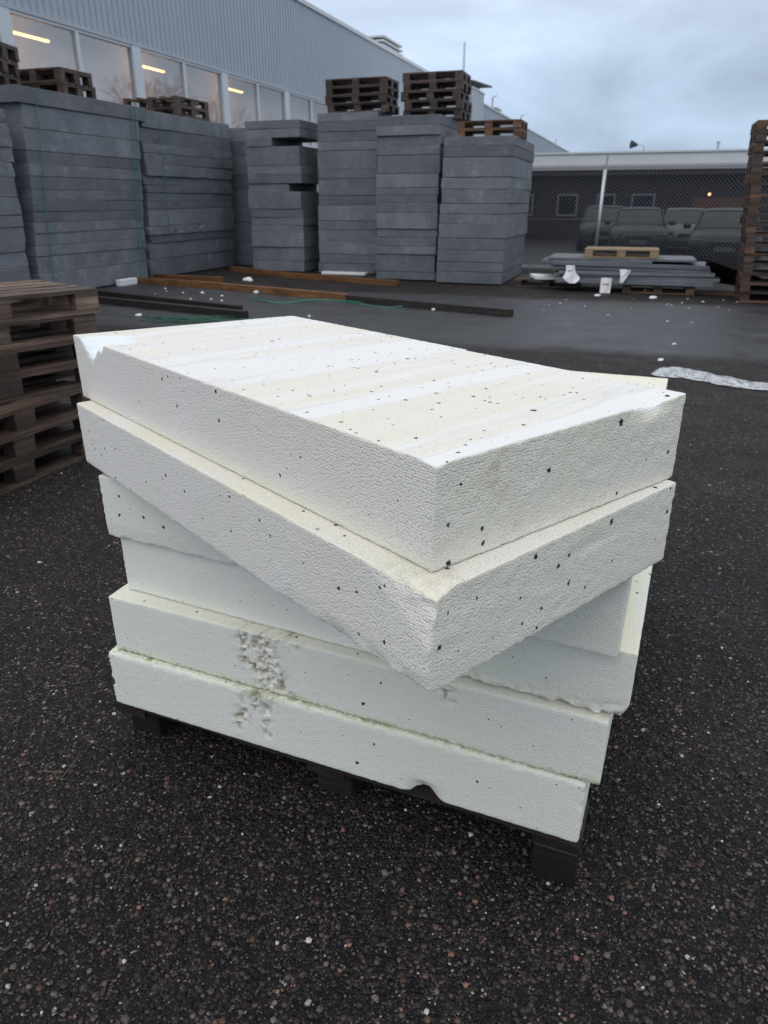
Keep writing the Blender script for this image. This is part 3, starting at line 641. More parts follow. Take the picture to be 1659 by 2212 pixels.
# ------------------------------------------------------------------ pallets
def board_mesh(name, l, w, h, mat, seed):
    r_ = random.Random(seed); mb = MB(); n = 8; rings = []
    for i in range(n + 1):
        x = -l / 2 + l * i / n; a_ = r_.uniform(-.002, .002); b_ = r_.uniform(-.0015, .0015)
        rings.append([(x, -w / 2 + a_, -h / 2 + b_), (x, w / 2 + a_, -h / 2 + b_), (x, w / 2 + a_, h / 2 + b_), (x, -w / 2 + a_, h / 2 + b_)])
    mb.loft(rings); return mb.mesh(name, mat, bevel=0.0)
PAL = {}
def pallet_proto(mname, name='pallet', L=1.2, W=0.8):
    m = M[mname]
    top = [board_mesh('top_board', L, w, .022, m, 10 + i) for i, w in enumerate((.145, .10, .145, .10, .145))]
    strg = board_mesh('stringer_board', W, .145, .022, m, 21); bot = [board_mesh('bottom_board', L, w, .022, m, 31 + i) for i, w in enumerate((.10, .145, .10))]
    mbk = MB(); mbk.box((0, 0, 0), (.145, .10, .078)); blk = mbk.mesh('block', m, bevel=.004)
    mbk = MB(); mbk.box((0, 0, 0), (.145, .145, .078)); blkc = mbk.mesh('block', m, bevel=.004)
    parts = []
    for i, y in enumerate((-(W / 2 - .0725), -(W / 2 - .0725) / 2 - .003, 0, (W / 2 - .0725) / 2 + .003, W / 2 - .0725)): parts.append(('top_board', top[i], (0, y, .133), 0))
    for x in (-(L / 2 - .0725), 0, L / 2 - .0725): parts.append(('stringer_board', strg, (x, 0, .111), math.pi / 2))
    for i, y in enumerate((-(W / 2 - .05), 0, W / 2 - .05)):
        parts.append(('bottom_board', bot[i], (0, y, .011), 0))
        for x in (-(L / 2 - .0725), 0, L / 2 - .0725): parts.append(('block', blkc if i == 1 else blk, (x, y, .061), 0))
    return parts
def place_pallet(mname, c, rz, label, group, L=1.2, W=0.8, tilt=(0, 0), skip=()):
    key_ = (mname, L, W)
    if key_ not in PAL: PAL[key_] = pallet_proto(mname, L=L, W=W)
    root = empty('pallet', c, rz, label, 'pallet', group)
    root.rotation_euler = (tilt[0], tilt[1], rz)
    for i, (n_, me, loc, r_) in enumerate(PAL[key_]):
        if i in skip: continue
        o = bpy.data.objects.new(n_, me); COL.objects.link(o); o.parent = root; o.location = loc; o.rotation_euler = (0, 0, r_ )
    return root
def pallet_pile(c, rz, n, mats, desc, group, jit=.02, jr=.02, seed=1, L=1.2, W=.8, lean=(0, 0), z0=0.0, rzs=None, hh=.1445, zs=1.0):
    r_ = random.Random(seed)
    for i in range(n):
        k_ = i
        p = Vector(c) + Vector((lean[0] * i + r_.uniform(-jit, jit), lean[1] * i + r_.uniform(-jit, jit), 0)); p.z = z0 + i * hh
        p.z = z0 + i * hh * zs
        pp = place_pallet(mats[i % len(mats)] if not isinstance(mats, str) else mats, p, (rzs[i] if rzs else rz) + r_.uniform(-jr, jr), 'wooden pallet, %s %s' % (nth(n - 1 - i), desc), group, L, W)
        pp.scale = (1, 1, zs)
# left foreground pile, corner seen on the right
cr_ = at(209, 622, 1.01); hd = R(40.7)
ex = Vector((math.sin(hd), math.cos(hd), 0)); ey = Vector((-ex.y, ex.x, 0))
def centre_from_corner(corner, hd_, L=1.2, W=.8):
    ex_ = Vector((math.sin(hd_), math.cos(hd_), 0)); ey_ = Vector((-ex_.y, ex_.x, 0))
    return corner - ex_ * L / 2 + ey_ * W / 2, math.atan2(ex_.y, ex_.x)
r_ = random.Random(4)
heads = [R(21), R(23), R(20), R(37), R(39), R(41), R(40.7)]
corn = [at(190, 955, .0) , at(188, 925, .1445), at(186, 893, .289), at(192, 845, .4335), at(196, 790, .578), at(203, 712, .87), at(209, 622, 1.012)]
corn[4] = at(190, 775, .7225)
corn[3] = at(188, 850, .578)
for i in range(7):
    zt = .1445 * (i + 1)
    cc = {0: (182, 905), 1: (178, 850), 2: (176, 805)}
    base = at(209, 622, 1.012)
    jx = [(-.09, -.13), (-.06, -.10), (-.07, -.06), (-.03, -.02), (-.02, -.015), (-.035, .0), (0, 0)][i]
    cn_ = Vector((base.x + jx[0], base.y + jx[1], 0))
    c_, rz_ = centre_from_corner(cn_, heads[i])
    place_pallet('wood_grey' if i >= 5 else 'wood_mossy', (c_.x, c_.y, .1445 * i), rz_, 'weathered %s pallet, %s of the near left pile' % ('grey' if i >= 5 else 'mossy', nth(6 - i)), 'pallets in the near left pile')
# tall pile on the right edge
cR = at(1592, 652); uR, vR = to_uv(cR)
pallet_pile(uv(uR + .4, vR + .62), ROTV, 18, ['wood_brown', 'wood_wet', 'wood_brown', 'wood_wet', 'wood_wet'], 'of the tall pile at the right edge', 'pallets in the tall right pile', jit=.02, jr=.015, seed=6, hh=.1445, lean=tuple(VX * -.0125)[:2])
# pallets on top of the foam stacks
TOPG = 'pallets on top of the foam stacks'
pallet_pile(uv(11.95, -10.47), ROTV, 2, 'wood_wet', 'of the pair on the broad strapped stack', TOPG, z0=3.165, seed=2, jit=.02, zs=1.5)
pallet_pile(uv(10.35, -10.60), ROTV + .25, 3, 'wood_wet', 'of the pile at the far left top', TOPG, z0=3.165, seed=21, jit=.04, zs=1.42)
pallet_pile(uv(15.35, -10.42), ROTU, 2, 'wood_wet', 'of the pair on the ragged stack', TOPG, z0=3.155, seed=22, jit=.02, zs=1.25, W=1.35)
pallet_pile(uv(P5[0] + .52, -6.08), ROTV, 4, 'wood_wet', 'of the neat pile on the tall stack', TOPG, z0=3.185, seed=23, jit=.022, L=1.33, zs=1.05)
pallet_pile(uv(P6[0] + 1.30, -4.42), ROTV, 5, 'wood_wet', 'of the pile just left of the mast', TOPG, z0=2.995, seed=24, jit=.035, zs=1.12)
pallet_pile(uv(P7[0] + .9, -3.1), ROTV, 2, 'wood_brown', 'of the pair on the clean cut stack', TOPG, z0=2.585, seed=25, jit=.02)

# ------------------------------------------------------------------ green straps round the stacks
def strap(pts, label, r=.008, name='strap'):
    mb = MB(); mb.tube(pts, r, 4); o = mb.build(name, M['green']); tag(o, label, 'strap', 'green straps round the foam stacks')
def face1(u, z): 
    k_ = z / 3.1
    return uv(u + .36 * k_, -9.60, z)
for u_, lb in ((10.22, 'green strap down the left side of the broad foam stack'), (12.62, 'thin green strap near the right edge of the broad foam stack'), (12.74, 'thin green strap at the right corner of the broad foam stack')):
    strap([face1(u_ + .01 * math.sin(i), i * .31 + .03) for i in range(11)], lb)
strap([uv(13.75 + .1 * i / 10, -9.60, .03 + i * .3) for i in range(11)], 'green strap down the left side of the ragged foam stack')
strap([uv(16.1 + .1 * i / 10, -9.60, .03 + i * .3) for i in range(11)], 'green strap down the right side of the ragged foam stack')
a_ = at(1142, 600); strap([a_ + Vector((0, 0, .02)), at(1152, 560) * 1.0 + Vector((0, 0, .25))], 'loose green strap leaning between stack and fence')

# ------------------------------------------------------------------ chain-link fence
FU = 18.85
fn = empty('chain_link_fence', uv(FU, 0), ROTV, 'galvanised chain-link fence with a leaning steel post, between yard and car park', 'fence')
F0, F1, FH = -5.0, 4.5, 2.28
mb = MB(); p_ = .062; t_ = .0026
def wireseg(a, b, y): 
    a = Vector(a); b = Vector(b); d = (b - a).normalized(); n_ = Vector((-d.z, 0, d.x)) * t_
    mb.add([a + n_ + Vector((0, y - t_, 0)), a - n_ + Vector((0, y - t_, 0)), a - n_ + Vector((0, y + t_, 0)), a + n_ + Vector((0, y + t_, 0)),
            b + n_ + Vector((0, y - t_, 0)), b - n_ + Vector((0, y - t_, 0)), b - n_ + Vector((0, y + t_, 0)), b + n_ + Vector((0, y + t_, 0))],
           [(0, 1, 5, 4), (1, 2, 6, 5), (2, 3, 7, 6), (3, 0, 4, 7)])
x = F0 - FH
while x < F1:
    x0_, x1_ = max(x, F0), min(x + FH, F1)
    if x1_ > x0_:
        wireseg((x0_, 0, x0_ - x), (x1_, 0, x1_ - x), 0.0)
        wireseg((x0_, 0, FH - (x0_ - x)), (x1_, 0, FH - (x1_ - x)), 0.006)
    x += p_ * 1.414
me = mb.mesh('wire_mesh', M['wire']); mesh_obj('wire_mesh', me, fn, (0, 0, -.03))
mb = MB(); mb.tube([(F0, 0, FH - .03), (F1, 0, FH - .03)], .006, 5); mb.tube([(F0, 0, 1.1), (F1, 0, 1.1)], .004, 5); mb.tube([(F0, 0, .06), (F1, 0, .06)], .004, 5); mb.build('tension_wire', M['wire'], fn)
def net():
    m, nt, b = mat_new('dark_screen_netting'); nt.nodes.remove(b)
    tr = N(nt, 'ShaderNodeBsdfTransparent'); df_ = N(nt, 'ShaderNodeBsdfDiffuse'); df_.inputs[0].default_value = (0.02, 0.022, 0.028, 1)
    mx_ = N(nt, 'ShaderNodeMixShader'); mx_.inputs[0].default_value = 0.52
    nt.links.new(tr.outputs[0], mx_.inputs[1]); nt.links.new(df_.outputs[0], mx_.inputs[2]); nt.links.new(mx_.outputs[0], nt.nodes['Material Output'].inputs[0]); return m
M['net'] = net()
mb = MB(); mb.add([(F0 + (F1 - F0) * i / 20, .03 + .012 * math.sin(i * 1.7), z) for z in (.05, FH - .05) for i in range(21)], [(i, i + 1, i + 22, i + 21) for i in range(20)]); mb.build('screen_netting', M['net'], fn)
def fence_x(px, py):
    a2 = (px - 829.5) / F; b2 = (py - 1106) / F
    r = Vector((a2, CT - b2 * ST, -ST - b2 * CT)); t = FU / r.dot(UX); return r.dot(VX) * t, H + r.z * t
xb, zb_ = fence_x(1281, 575); xt, zt_ = fence_x(1308, 366)
mb = MB(); mb.tube([(xb, -.04, -.05), (xt, -.04, zt_)], .045, 10); mb.build('post', M['galv'], fn, smooth=True)
mb = MB(); mb.tube([(xt, -.04, zt_), (xt + .03, -.05, zt_ + .3)], .02, 6); mb.build('post', M['galv'], fn)
mb = MB(); mb.tube([(F1 - .2, -.04, -.05), (F1 - .2, -.04, 2.3)], .045, 10); mb.build('post', M['galv'], fn, smooth=True)

# ------------------------------------------------------------------ parked cars beyond the fence
def make_car(loc, rz, paint, label, tall=1.0, wide=1.0, length=4.3):
    """front towards local -x; z = 0 is the ground"""
    root = empty('parked_car', loc, rz, label, 'car', 'cars parked beyond the fence')
    W = .88 * wide
    def sec(x, hw, zb, zt, crown=.02, n=6):
        pts = [(x, -hw * .94, zb), (x, -hw, zb + .16), (x, -hw, zb + (zt - zb) * .62), (x, -hw * .93, zt - .03), (x, -hw * .6, zt + crown * .6), (x, 0, zt + crown), (x, hw * .6, zt + crown * .6), (x, hw * .93, zt - .03), (x, hw, zb + (zt - zb) * .62), (x, hw, zb + .16), (x, hw * .94, zb)]
        return pts
    t = tall; b = MB()
    b.loft([sec(x, hw * W / .88, zb, zt * t) for x, hw, zb, zt in [(-2.15, .70, .32, .62), (-2.08, .80, .24, .74), (-1.85, .87, .22, .82), (-1.2, .88, .22, .92), (-.85, .88, .22, .97), (.2, .88, .22, .98), (1.5, .88, .22, 1.0), (1.95, .86, .24, 1.0), (2.12, .80, .30, .92)]])
    b.build('body', M[paint], root, smooth=True)
    g = MB()
    def cab(x, hw, zb, zt): return [(x, -hw - .06 * 1, zb), (x, -hw, zt - .04), (x, -hw * .85, zt), (x, 0, zt + .015), (x, hw * .85, zt), (x, hw, zt - .04), (x, hw + .06, zb)]
    g.loft([cab(-1.0, .72 * W / .88, .90 * t, .97 * t), cab(-.55, .70 * W / .88, .93 * t, 1.22 * t), cab(-.18, .66 * W / .88, .93 * t, 1.40 * t), cab(.9, .65 * W / .88, .93 * t, 1.44 * t), cab(1.6, .64 * W / .88, .93 * t, 1.36 * t), cab(2.0, .66 * W / .88, .93 * t, 1.02 * t)])
    g.build('windows', M['car_glass'], root, smooth=False)
    rf = MB()
    rf.loft([[(x, y * hw, z * t) for y, z in ((-.98, zt - .05), (-.86, zt + .012), (0, zt + .03), (.86, zt + .012), (.98, zt - .05))] for x, hw, zt in [(-.22, .67 * W / .88, 1.385), (.3, .665 * W / .88, 1.44), (1.0, .655 * W / .88, 1.445), (1.62, .645 * W / .88, 1.365)]]); rf.build('roof', M[paint], root)
    for s in (-1, 1):
        pl_ = MB(); pl_.tube([(-1.0, s * .76 * W / .88, .95 * t), (-.2, s * .67 * W / .88, 1.39 * t)], .03, 5); pl_.build('pillar', M[paint], root)
        hl = MB(); hl.box((-2.06, s * .62 * W / .88, .66 * t), (.14, .28, .13), s * -.35); hl.build('headlight', M['lens'], root, bevel=.02)
        mr = MB(); mr.box((-.72, s * (W + .1), 1.0 * t), (.12, .2, .14)); mr.build('mirror', M[paint], root, bevel=.03)
        for x in (-1.35, 1.3):
            wh = empty('wheel', (x, s * (W - .1), .32)); wh.parent = root
            for k_ in ('label', 'category', 'group'):
                if k_ in wh: del wh[k_]
            ty = MB(); ty.tube([(0, -.1, 0), (0, .1, 0)], .32, 20); ty.build('tyre', M['tyre'], wh)
            ri = MB(); ri.tube([(0, -.105, 0), (0, .105, 0)], .19, 14); ri.build('rim', M['wheel_rim'], wh)
    gr = MB(); gr.box((-2.14, 0, .60 * t), (.06, .75, .13)); gr.box((-2.12, 0, .36), (.08, 1.2, .14)); gr.build('grille', M['black_plastic'], root, bevel=.01)
    pt = MB(); pt.box((-2.18, 0, .47), (.02, .5, .11)); pt.build('number_plate', M['plate'], root)
    return root
def car_at(px, u, z=-.12):
    a2 = (px - 829.5) / F; r = Vector((a2, CT - (500 - 1106) / F * ST, 0)); 
    t = u / r.dot(UX); p = r * t; p.z = z; return p
face_cam = lambda dz: math.atan2(UX.y, UX.x) + dz
make_car(car_at(1378, 26.6), face_cam(R(2)), 'car_dark', 'dark grey car facing us just right of the fence post', .98)
make_car(car_at(1303, 29.5), face_cam(R(4)), 'car_dark', 'dark car half hidden behind the fence post, leftmost of the row', 1.0)
make_car(car_at(1478, 29.0), face_cam(R(3)), 'car_light', 'small silver car between the two dark cars', .95)
make_car(car_at(1568, 23.6), face_cam(R(-4)), 'car_black', 'large black car facing us beside the right pallet pile', .98, 1.04)

# ------------------------------------------------------------------ flat pile of grey sheets on a pallet, light pallet on top
c1 = at(1165, 622); c2 = at(1490, 632)
u0, v0 = to_uv(at(1200, 628)); 
def sheet(va, vb, z, h, du, dv_tilt, depth, label, seed):
    me = GV[seed % 6]
    c_ = uv(u0 + du + depth / 2, (va + vb) / 2, z)
    board(me, c_, ROTV + dv_tilt, h, (vb - va) / 2.4, depth / 1.2, (0, R(seed % 3 - 1) * .4), label, 'grey sheets in the flat pile')
for i, (va, vb, z, h, du, tl) in enumerate([(-.02, 2.62, .15, .085, 0, .01), (-.05, 2.72, .238, .06, .06, -.01), (.02, 2.62, .30, .06, .03, .012), (-.15, 2.55, .37, .06, .08, .0), (-.1, 2.52, .435, .055, .05, .01), (-.3, 1.6, .49, .04, .1, -.02), (-.2, 2.3, .535, .035, .12, .015)]):
    sheet(v0 + va, v0 + vb, z, h, du, tl, 1.1, 'thin grey foam sheet, %s of the flat pile below the light pallet' % nth(6 - i), i + 1)
pl0 = place_pallet('wood_brown', uv(u0 + .5, v0 + 1.75), ROTV, 'brown pallet carrying the flat pile of grey sheets', 'pallets by the fence')
place_pallet('wood_pale', uv(u0 + .55, v0 + 1.05, .575), ROTV + .01, 'light new pallet lying on the flat pile of grey sheets', 'pallets by the fence', L=1.25)
place_pallet('wood_wet', uv(u0 + .9, v0 - .25), ROTV, 'dark pallet under pale scrap at the foot of the clean cut stack', 'pallets by the fence')
sc_ = MB(); sc_.add([(-.26, 0, 0), (.22, -.05, 0), (.28, .3, .02), (-.3, .32, .03), (-.26, 0, .05), (.22, -.05, .03), (.28, .3, .06), (-.3, .32, .08)], [(3, 2, 1, 0), (4, 5, 6, 7), (0, 1, 5, 4), (1, 2, 6, 5), (2, 3, 7, 6), (3, 0, 4, 7)])
tag(sc_.build('foam_scrap', M['litter'], None, loc=uv(u0 + .4, v0 - .18, .155)), 'flat white foam scrap lying on the dark pallet beside the clean cut stack', 'foam scrap')
# labels hanging from the sheets
def cloth(name, px, py, w, h, z, label, twist=0.0, red=True, shape=None):
    root = empty(name, (0, 0, 0), 0, label, 'label', 'plastic labels on the flat pile')
    a2 = (px - 829.5) / F; b2 = (py - 1106) / F
    r = Vector((a2, CT - b2 * ST, -ST - b2 * CT)); t = (u0 - .03) / r.dot(UX); p = r * t + Vector((0, 0, H))
    root.location = p; root.rotation_euler = (0, 0, ROTV + twist)
    mb = MB(); n = 6; m_ = 6; pts = []
    sh = shape or (lambda s, q: (1, 0))
    for j in range(m_ + 1):
        for i in range(n + 1):
            s = i / n - .5; q = j / m_; k_, o_ = sh(s, q)
            pts.append((s * w * k_ + o_ * w, -.02 - .025 * math.sin(s * 7 + q * 4) - .05 * q, -q * h))
    nn = len(pts)
    pts2 = [(a, b + .003, c) for a, b, c in pts]
    fs = [(j * (n + 1) + i, j * (n + 1) + i + 1, (j + 1) * (n + 1) + i + 1, (j + 1) * (n + 1) + i) for j in range(m_) for i in range(n)]
    mb.add(pts + pts2, fs + [tuple(k + nn for k in f[::-1]) for f in fs]); mb.build('sheet', M['paper'], root, smooth=True)
    if red:
        rb = MB()
        for k_ in range(6):
            x_ = -w * .22 + k_ * w * .085
            rb.box((x_, -.056, -h * .30), (w * .055, .003, h * .075))
        rb.build('red_print', M['red'], root)
cloth('hanging_label', 1311, 600, .19, .35, 0, 'long white plastic label with a red line of print hanging from the pile', shape=lambda s, q: (1 - .1 * q, -.05 * q))
cloth('hanging_label', 1232, 573, .16, .30, 0, 'crumpled white plastic label at the left end of the pile', twist=.2, red=True, shape=lambda s, q: (1 + .9 * math.exp(-((q - .7) / .2) ** 2) - .5 * (q > .9), .3 * q))
cloth('hanging_label', 1350, 582, .17, .22, 0, 'small folded white plastic label right of the long one', twist=-.2, red=False, shape=lambda s, q: (1.2 - .9 * q, .1 - .2 * q))
# leaning board
pts = [uv(u0 + .02, v0 + 2.45, .60), uv(u0 + 1.05, v0 + 2.5, .16), uv(u0 + 1.0, v0 + 3.75, .005), uv(u0 - .05, v0 + 3.78, .16)]
mb = MB(); mb.add([p for p in pts] + [p + Vector((0, 0, .02)) for p in pts], [(3, 2, 1, 0), (4, 5, 6, 7), (0, 1, 5, 4), (1, 2, 6, 5), (2, 3, 7, 6), (3, 0, 4, 7)])
tag(mb.build('plywood_board', M['wood_black']), 'thin dark board leaning down from the flat pile towards the right pallets', 'board')
mb = MB(); mb.span((-.5, -.03, 0), (.5, .03, .05)); tag(mb.build('timber_batten', M['wood_plank'], None, loc=uv(u0 + .25, v0 + 2.75, 0), rot=(0, 0, ROTV - .1)), 'short batten on the ground under the leaning board', 'batten')

# ------------------------------------------------------------------ long timbers on the ground
def timber(pa, pb, w, h, mat, label, z=0.0, sag=0.0):
    a_ = at(*pa, 0); b_ = at(*pb, 0); d = b_ - a_; L_ = d.length
    me = board_mesh('timber', L_, w, h, M[mat], int(pa[0]))
    o = mesh_obj('timber', me, None, ((a_ + b_) / 2) + Vector((0, 0, h / 2 + z)), (0, 0, math.atan2(d.y, d.x)))
    tag(o, label, 'timber', 'long timbers lying in the yard'); return o
timber((500, 586), (606, 597), .11, .11, 'wood_plank', 'orange-brown timber lying left of the dark gap stack foot')
timber((606, 598), (860, 618), .12, .10, 'wood_plank', 'long reddish timber lying in front of the tall stack')
timber((305, 612), (478, 624), .12, .11, 'wood_plank', 'orange timber lying in front of the ragged stack')
timber((300, 600), (480, 610), .10, .10, 'wood_plank', 'shorter orange timber just behind the one before the ragged stack')
timber((478, 625), (752, 650), .12, .11, 'wood_plank', 'long orange timber in the middle, ending where the dark one starts')
timber((752, 651), (1105, 684), .11, .10, 'wood_black', 'long dark timber pointing right across the wet lane')
timber((150, 648), (532, 688), .10, .10, 'wood_black', 'dark timber behind the white foam slabs, the nearer of two')
timber((200, 636), (520, 672), .10, .08, 'wood_black', 'dark timber behind the white foam slabs, the farther of two')
mb = MB(); mb.box((0, 0, .06), (.5, .12, .12)); tag(mb.build('foam_block', M['litter'], None, loc=at(275, 616), rot=(0, 0, ROTU), bevel=.01), 'white foam block wedged under the broad grey stack', 'foam block')
mb = MB(); mb.box((0, 0, .04), (1.05, .3, .06)); tag(mb.build('foam_block', M['litter'], None, loc=uv(P5[0] - .03, P5[1] + .65, -.02), rot=(0, 0, ROTV), bevel=.01), 'thin white foam strip at the foot of the tall grey stack', 'foam block')

# ------------------------------------------------------------------ litter
def lump(name, p, s, mat, label, seed, cat='litter', group=None, flat=.45, sub=2, rz=0):
    bm = bmesh.new(); bmesh.ops.create_icosphere(bm, subdivisions=sub, radius=1)
    for v_ in bm.verts:
        n_ = noise.noise(v_.co * 1.3 + Vector((seed * 3.3, 0, 0))) * .55 + noise.noise(v_.co * 3.1 + Vector((seed, 5, 0))) * .3
        v_.co *= (1 + n_)
    me = bpy.data.meshes.new(name); bm.to_mesh(me); bm.free(); me.materials.append(mat)
    for pz in me.polygons: pz.use_smooth = sub > 1
    o = mesh_obj(name, me, None, Vector(p) + Vector((0, 0, s[2] * .5)), (0, 0, rz)); o.scale = s
    tag(o, label, cat, group); return o
pieces = [(195 + 0, 0, 0, '')]
for i, (px, py, s, lb) in enumerate([(536, 607, .11, 'large white foam crumb between the orange timbers'), (556, 633, .07, 'white foam crumb just before the middle orange timber'), (437, 634, .05, 'white foam crumb left of the middle timbers'), (300, 682, .045, 'white foam crumb beside the near left pallets'), (1427, 779, .035, 'round white foam crumb just above the plastic film'), (1456, 745, .03, 'white foam crumb at the near edge of the wet lane'), (1410, 645, .06, 'flat white crumb in front of the flat pile'), (1395, 629, .06, 'white crumb under the right end of the flat pile'), (936, 670, .04, 'white crumb beyond the middle of the dark timber'), (1290, 640, .05, 'grey-white crumb left of the long label'), (480, 640, .03, 'tiny crumb below the orange timber end'), (668, 684, .03, 'tiny crumb right above the white foam top')]):
    lump('foam_crumb', at(px, py), (s, s * .7, s * .45), M['litter'], lb, i + 1, group='foam crumbs on the ground', rz=i)
for i in range(24):
    px = rnd.uniform(1150, 1655); py = rnd.uniform(644, 672) if i % 6 else rnd.uniform(672, 730); s = rnd.uniform(.009, .020)
    lump('foam_crumb', at(px, py), (s, s * .8, s * .5), M['litter'], 'tiny white foam crumb scattered on the asphalt before the fence pile', 30 + i, group='tiny crumbs before the fence pile', sub=1)
for i in range(9):
    px = rnd.uniform(330, 560); py = rnd.uniform(622, 650); s = rnd.uniform(.012, .024)
    lump('foam_crumb', at(px, py), (s, s * .8, s * .5), M['litter'], 'tiny white foam crumb scattered between the timbers', 80 + i, group='tiny crumbs between the timbers', sub=1)
# plastic film
def filmstrip():
    a_ = at(1418, 803); b_ = at(1668, 838); n = 48; m_ = 14; V_ = []; F_ = []
    d = (b_ - a_); L_ = d.length; ex_ = d.normalized(); ey_ = Vector((-ex_.y, ex_.x, 0))
    for j in range(n + 1):
        t = j / n; w = (.28 * math.sin(math.pi * min(1, t * 2.0 + .18)) if t < .30 else .22) * (1 + .3 * noise.noise(Vector((t * 9, 0, 3)))) * (1 - .35 * t)
        for k_ in range(m_ + 1):
            s = k_ / m_ - .5
            cz = .012 + .03 * abs(noise.noise(Vector((t * 5, s * 9, 1)))) + .022 * abs(noise.noise(Vector((t * 22, s * 14, 7))))
            p = a_ + ex_ * (t * L_) + ey_ * (s * 2 * w + .05 * math.sin(t * 6) ); p.z = cz * (1.3 - 2 * abs(s)) + .004
            V_.append(p)
    for j in range(n):
        for k_ in range(m_):
            q = j * (m_ + 1) + k_; F_.append((q, q + 1, q + m_ + 2, q + m_ + 1))
    mb = MB(); mb.add(V_, F_); o = mb.build('plastic_film', M['film'], smooth=True); tag(o, 'crumpled strip of clear plastic film lying on the ground at right', 'plastic film')
    sd_ = o.modifiers.new('thick', 'SOLIDIFY'); sd_.thickness = .002
filmstrip()
# green netting and loose strap
nb_ = MB(); r_ = random.Random(12)
for i in range(26):
    p0 = at(300 + i * 6 + r_.uniform(-8, 8), 692 + r_.uniform(-7, 6)); pts = []
    for j in range(7):
        pts.append(p0 + Vector((r_.uniform(-.05, .05) + .09 * j, r_.uniform(-.06, .06), .008 + r_.uniform(0, .022))))
    nb_.tube(pts, .0065, 4)
tag(nb_.build('netting', M['netting']), 'tangled green netting lying just behind the white foam slabs', 'netting')
st_ = []
for j in range(30):
    t = j / 29; p = at(540 + t * 330, 648 + 14 * t + 5 * math.sin(t * 9)); p.z = .012 + .008 * math.sin(t * 20); st_.append(p)
mb = MB(); mb.tube(st_, .009, 4); mb.tube([p + Vector((.05 * math.sin(i), .10 + .05 * math.cos(i * .7), .003)) for i, p in enumerate(st_[:22])], .007, 4)
tag(mb.build('loose_strap', M['green']), 'loose green strap trailing along the ground before the middle timber', 'strap')

# ------------------------------------------------------------------ loose stones near the camera
def gravel():
    V_ = []; F_ = []; mi = []; r_ = random.Random(99)
    bm = bmesh.new(); bmesh.ops.create_icosphere(bm, subdivisions=1, radius=1); bv = [v_.co.copy() for v_ in bm.verts]; bf = [[v_.index for v_ in f.verts] for f in bm.faces]; bm.free()
    for i in range(16000):
        py = 2230 - 1330 * (r_.random() ** .75); px = r_.uniform(-40, 1700)
        p = at(px, py)
        if p.y > 7.5: continue
        k_ = r_.random(); s = .0022 + .0025 * r_.random() if k_ < .75 else .0038 + .0042 * r_.random()
        if k_ > .992: s = .009
        a_ = r_.uniform(0, 6.28); ca, sa = math.cos(a_), math.sin(a_); fl = r_.uniform(.45, .8); el_ = r_.uniform(.65, 1.2)
        n0 = len(V_)
        for c_ in bv:
            q = c_ * (1 + r_.uniform(-.25, .25)); x_, y_, z_ = q.x * s * el_, q.y * s, q.z * s * fl
            V_.append((p.x + x_ * ca - y_ * sa, p.y + x_ * sa + y_ * ca, z_ + s * fl * .35 + ground_z(p.x, p.y)))
        m_ = r_.choices([0, 1, 2, 3, 4], [54, 35, 6, 4, 1])[0]
        for f in bf: F_.append([n0 + j for j in f]); mi.append(m_)
    me = bpy.data.meshes.new('loose_gravel'); me.from_pydata(V_, [], F_)
    for n_, c_ in (('dark_stone', (.018, .016, .017)), ('brown_stone', (.060, .044, .039)), ('grey_stone', (.11, .10, .09)), ('reddish_stone', (.20, .10, .072)), ('white_stone', (.46, .44, .42))):
        me.materials.append(simple(n_, c_, .5, var=.45, scale=25))
    me.polygons.foreach_set('material_index', mi)
    tag(mesh_obj('loose_gravel', me), 'loose small stones strewn over the dark asphalt', None, None, 'stuff')
gravel()
tw = MB(); p0 = at(80, 1668); p1 = at(140, 1672); p2 = at(172, 1640)
tw.tube([p0 + Vector((0, 0, .005)), p1 + Vector((0, 0, .006))], .0012, 4); tw.tube([at(136, 1680) + Vector((0, 0, .004)), p2 + Vector((0, 0, .012))], .0015, 4)
tag(tw.build('twig', M['ply']), 'thin dry twig lying left of the white foam pile', 'twig')

# ------------------------------------------------------------------ the pallet under the white slabs
PB_L = Vector((-.80, 1.715)); PB_R = Vector((.452, 1.195))
pd = (PB_R - PB_L); plen = pd.length; pd.normalize(); pn = Vector((-pd.y, pd.x)); prz = math.atan2(pd.y, pd.x)
def white_pallet():
    c_ = (PB_L + PB_R) / 2 + pn * .55
    root = empty('pallet', (c_.x, c_.y, 0), prz, 'dark wet pallet under the pile of white foam slabs', 'pallet')
    W = 1.10; L_ = plen; m = M['wood_black']; bh = .108
    for iy, y in enumerate((-W / 2 + .055, 0, W / 2 - .055)):
        for x in (-L_ / 2 + .055, 0.02, L_ / 2 - .055):
            mb = MB(); mb.box((0, 0, 0), (.105, .11, bh)); mb.build('block', M['wood_foot'], root, bevel=.004, loc=(x, y + (.05 if iy == 0 and x < .3 else 0), .0 + bh / 2 + .001))
    for x in (-L_ / 2 + .055, 0.02, L_ / 2 - .055):
        mesh_obj('stringer_board', board_mesh('stringer_board', W, .11, .022, m, 5), root, (x, 0, bh + .012), (0, 0, math.pi / 2))
    for i in range(7):
        mesh_obj('top_board', board_mesh('top_board', L_, .12, .030, M['ply'] if i == 6 else m, 50 + i), root, (0, -W / 2 + .062 + i * (W - .124) / 6, bh + .039))
white_pallet()

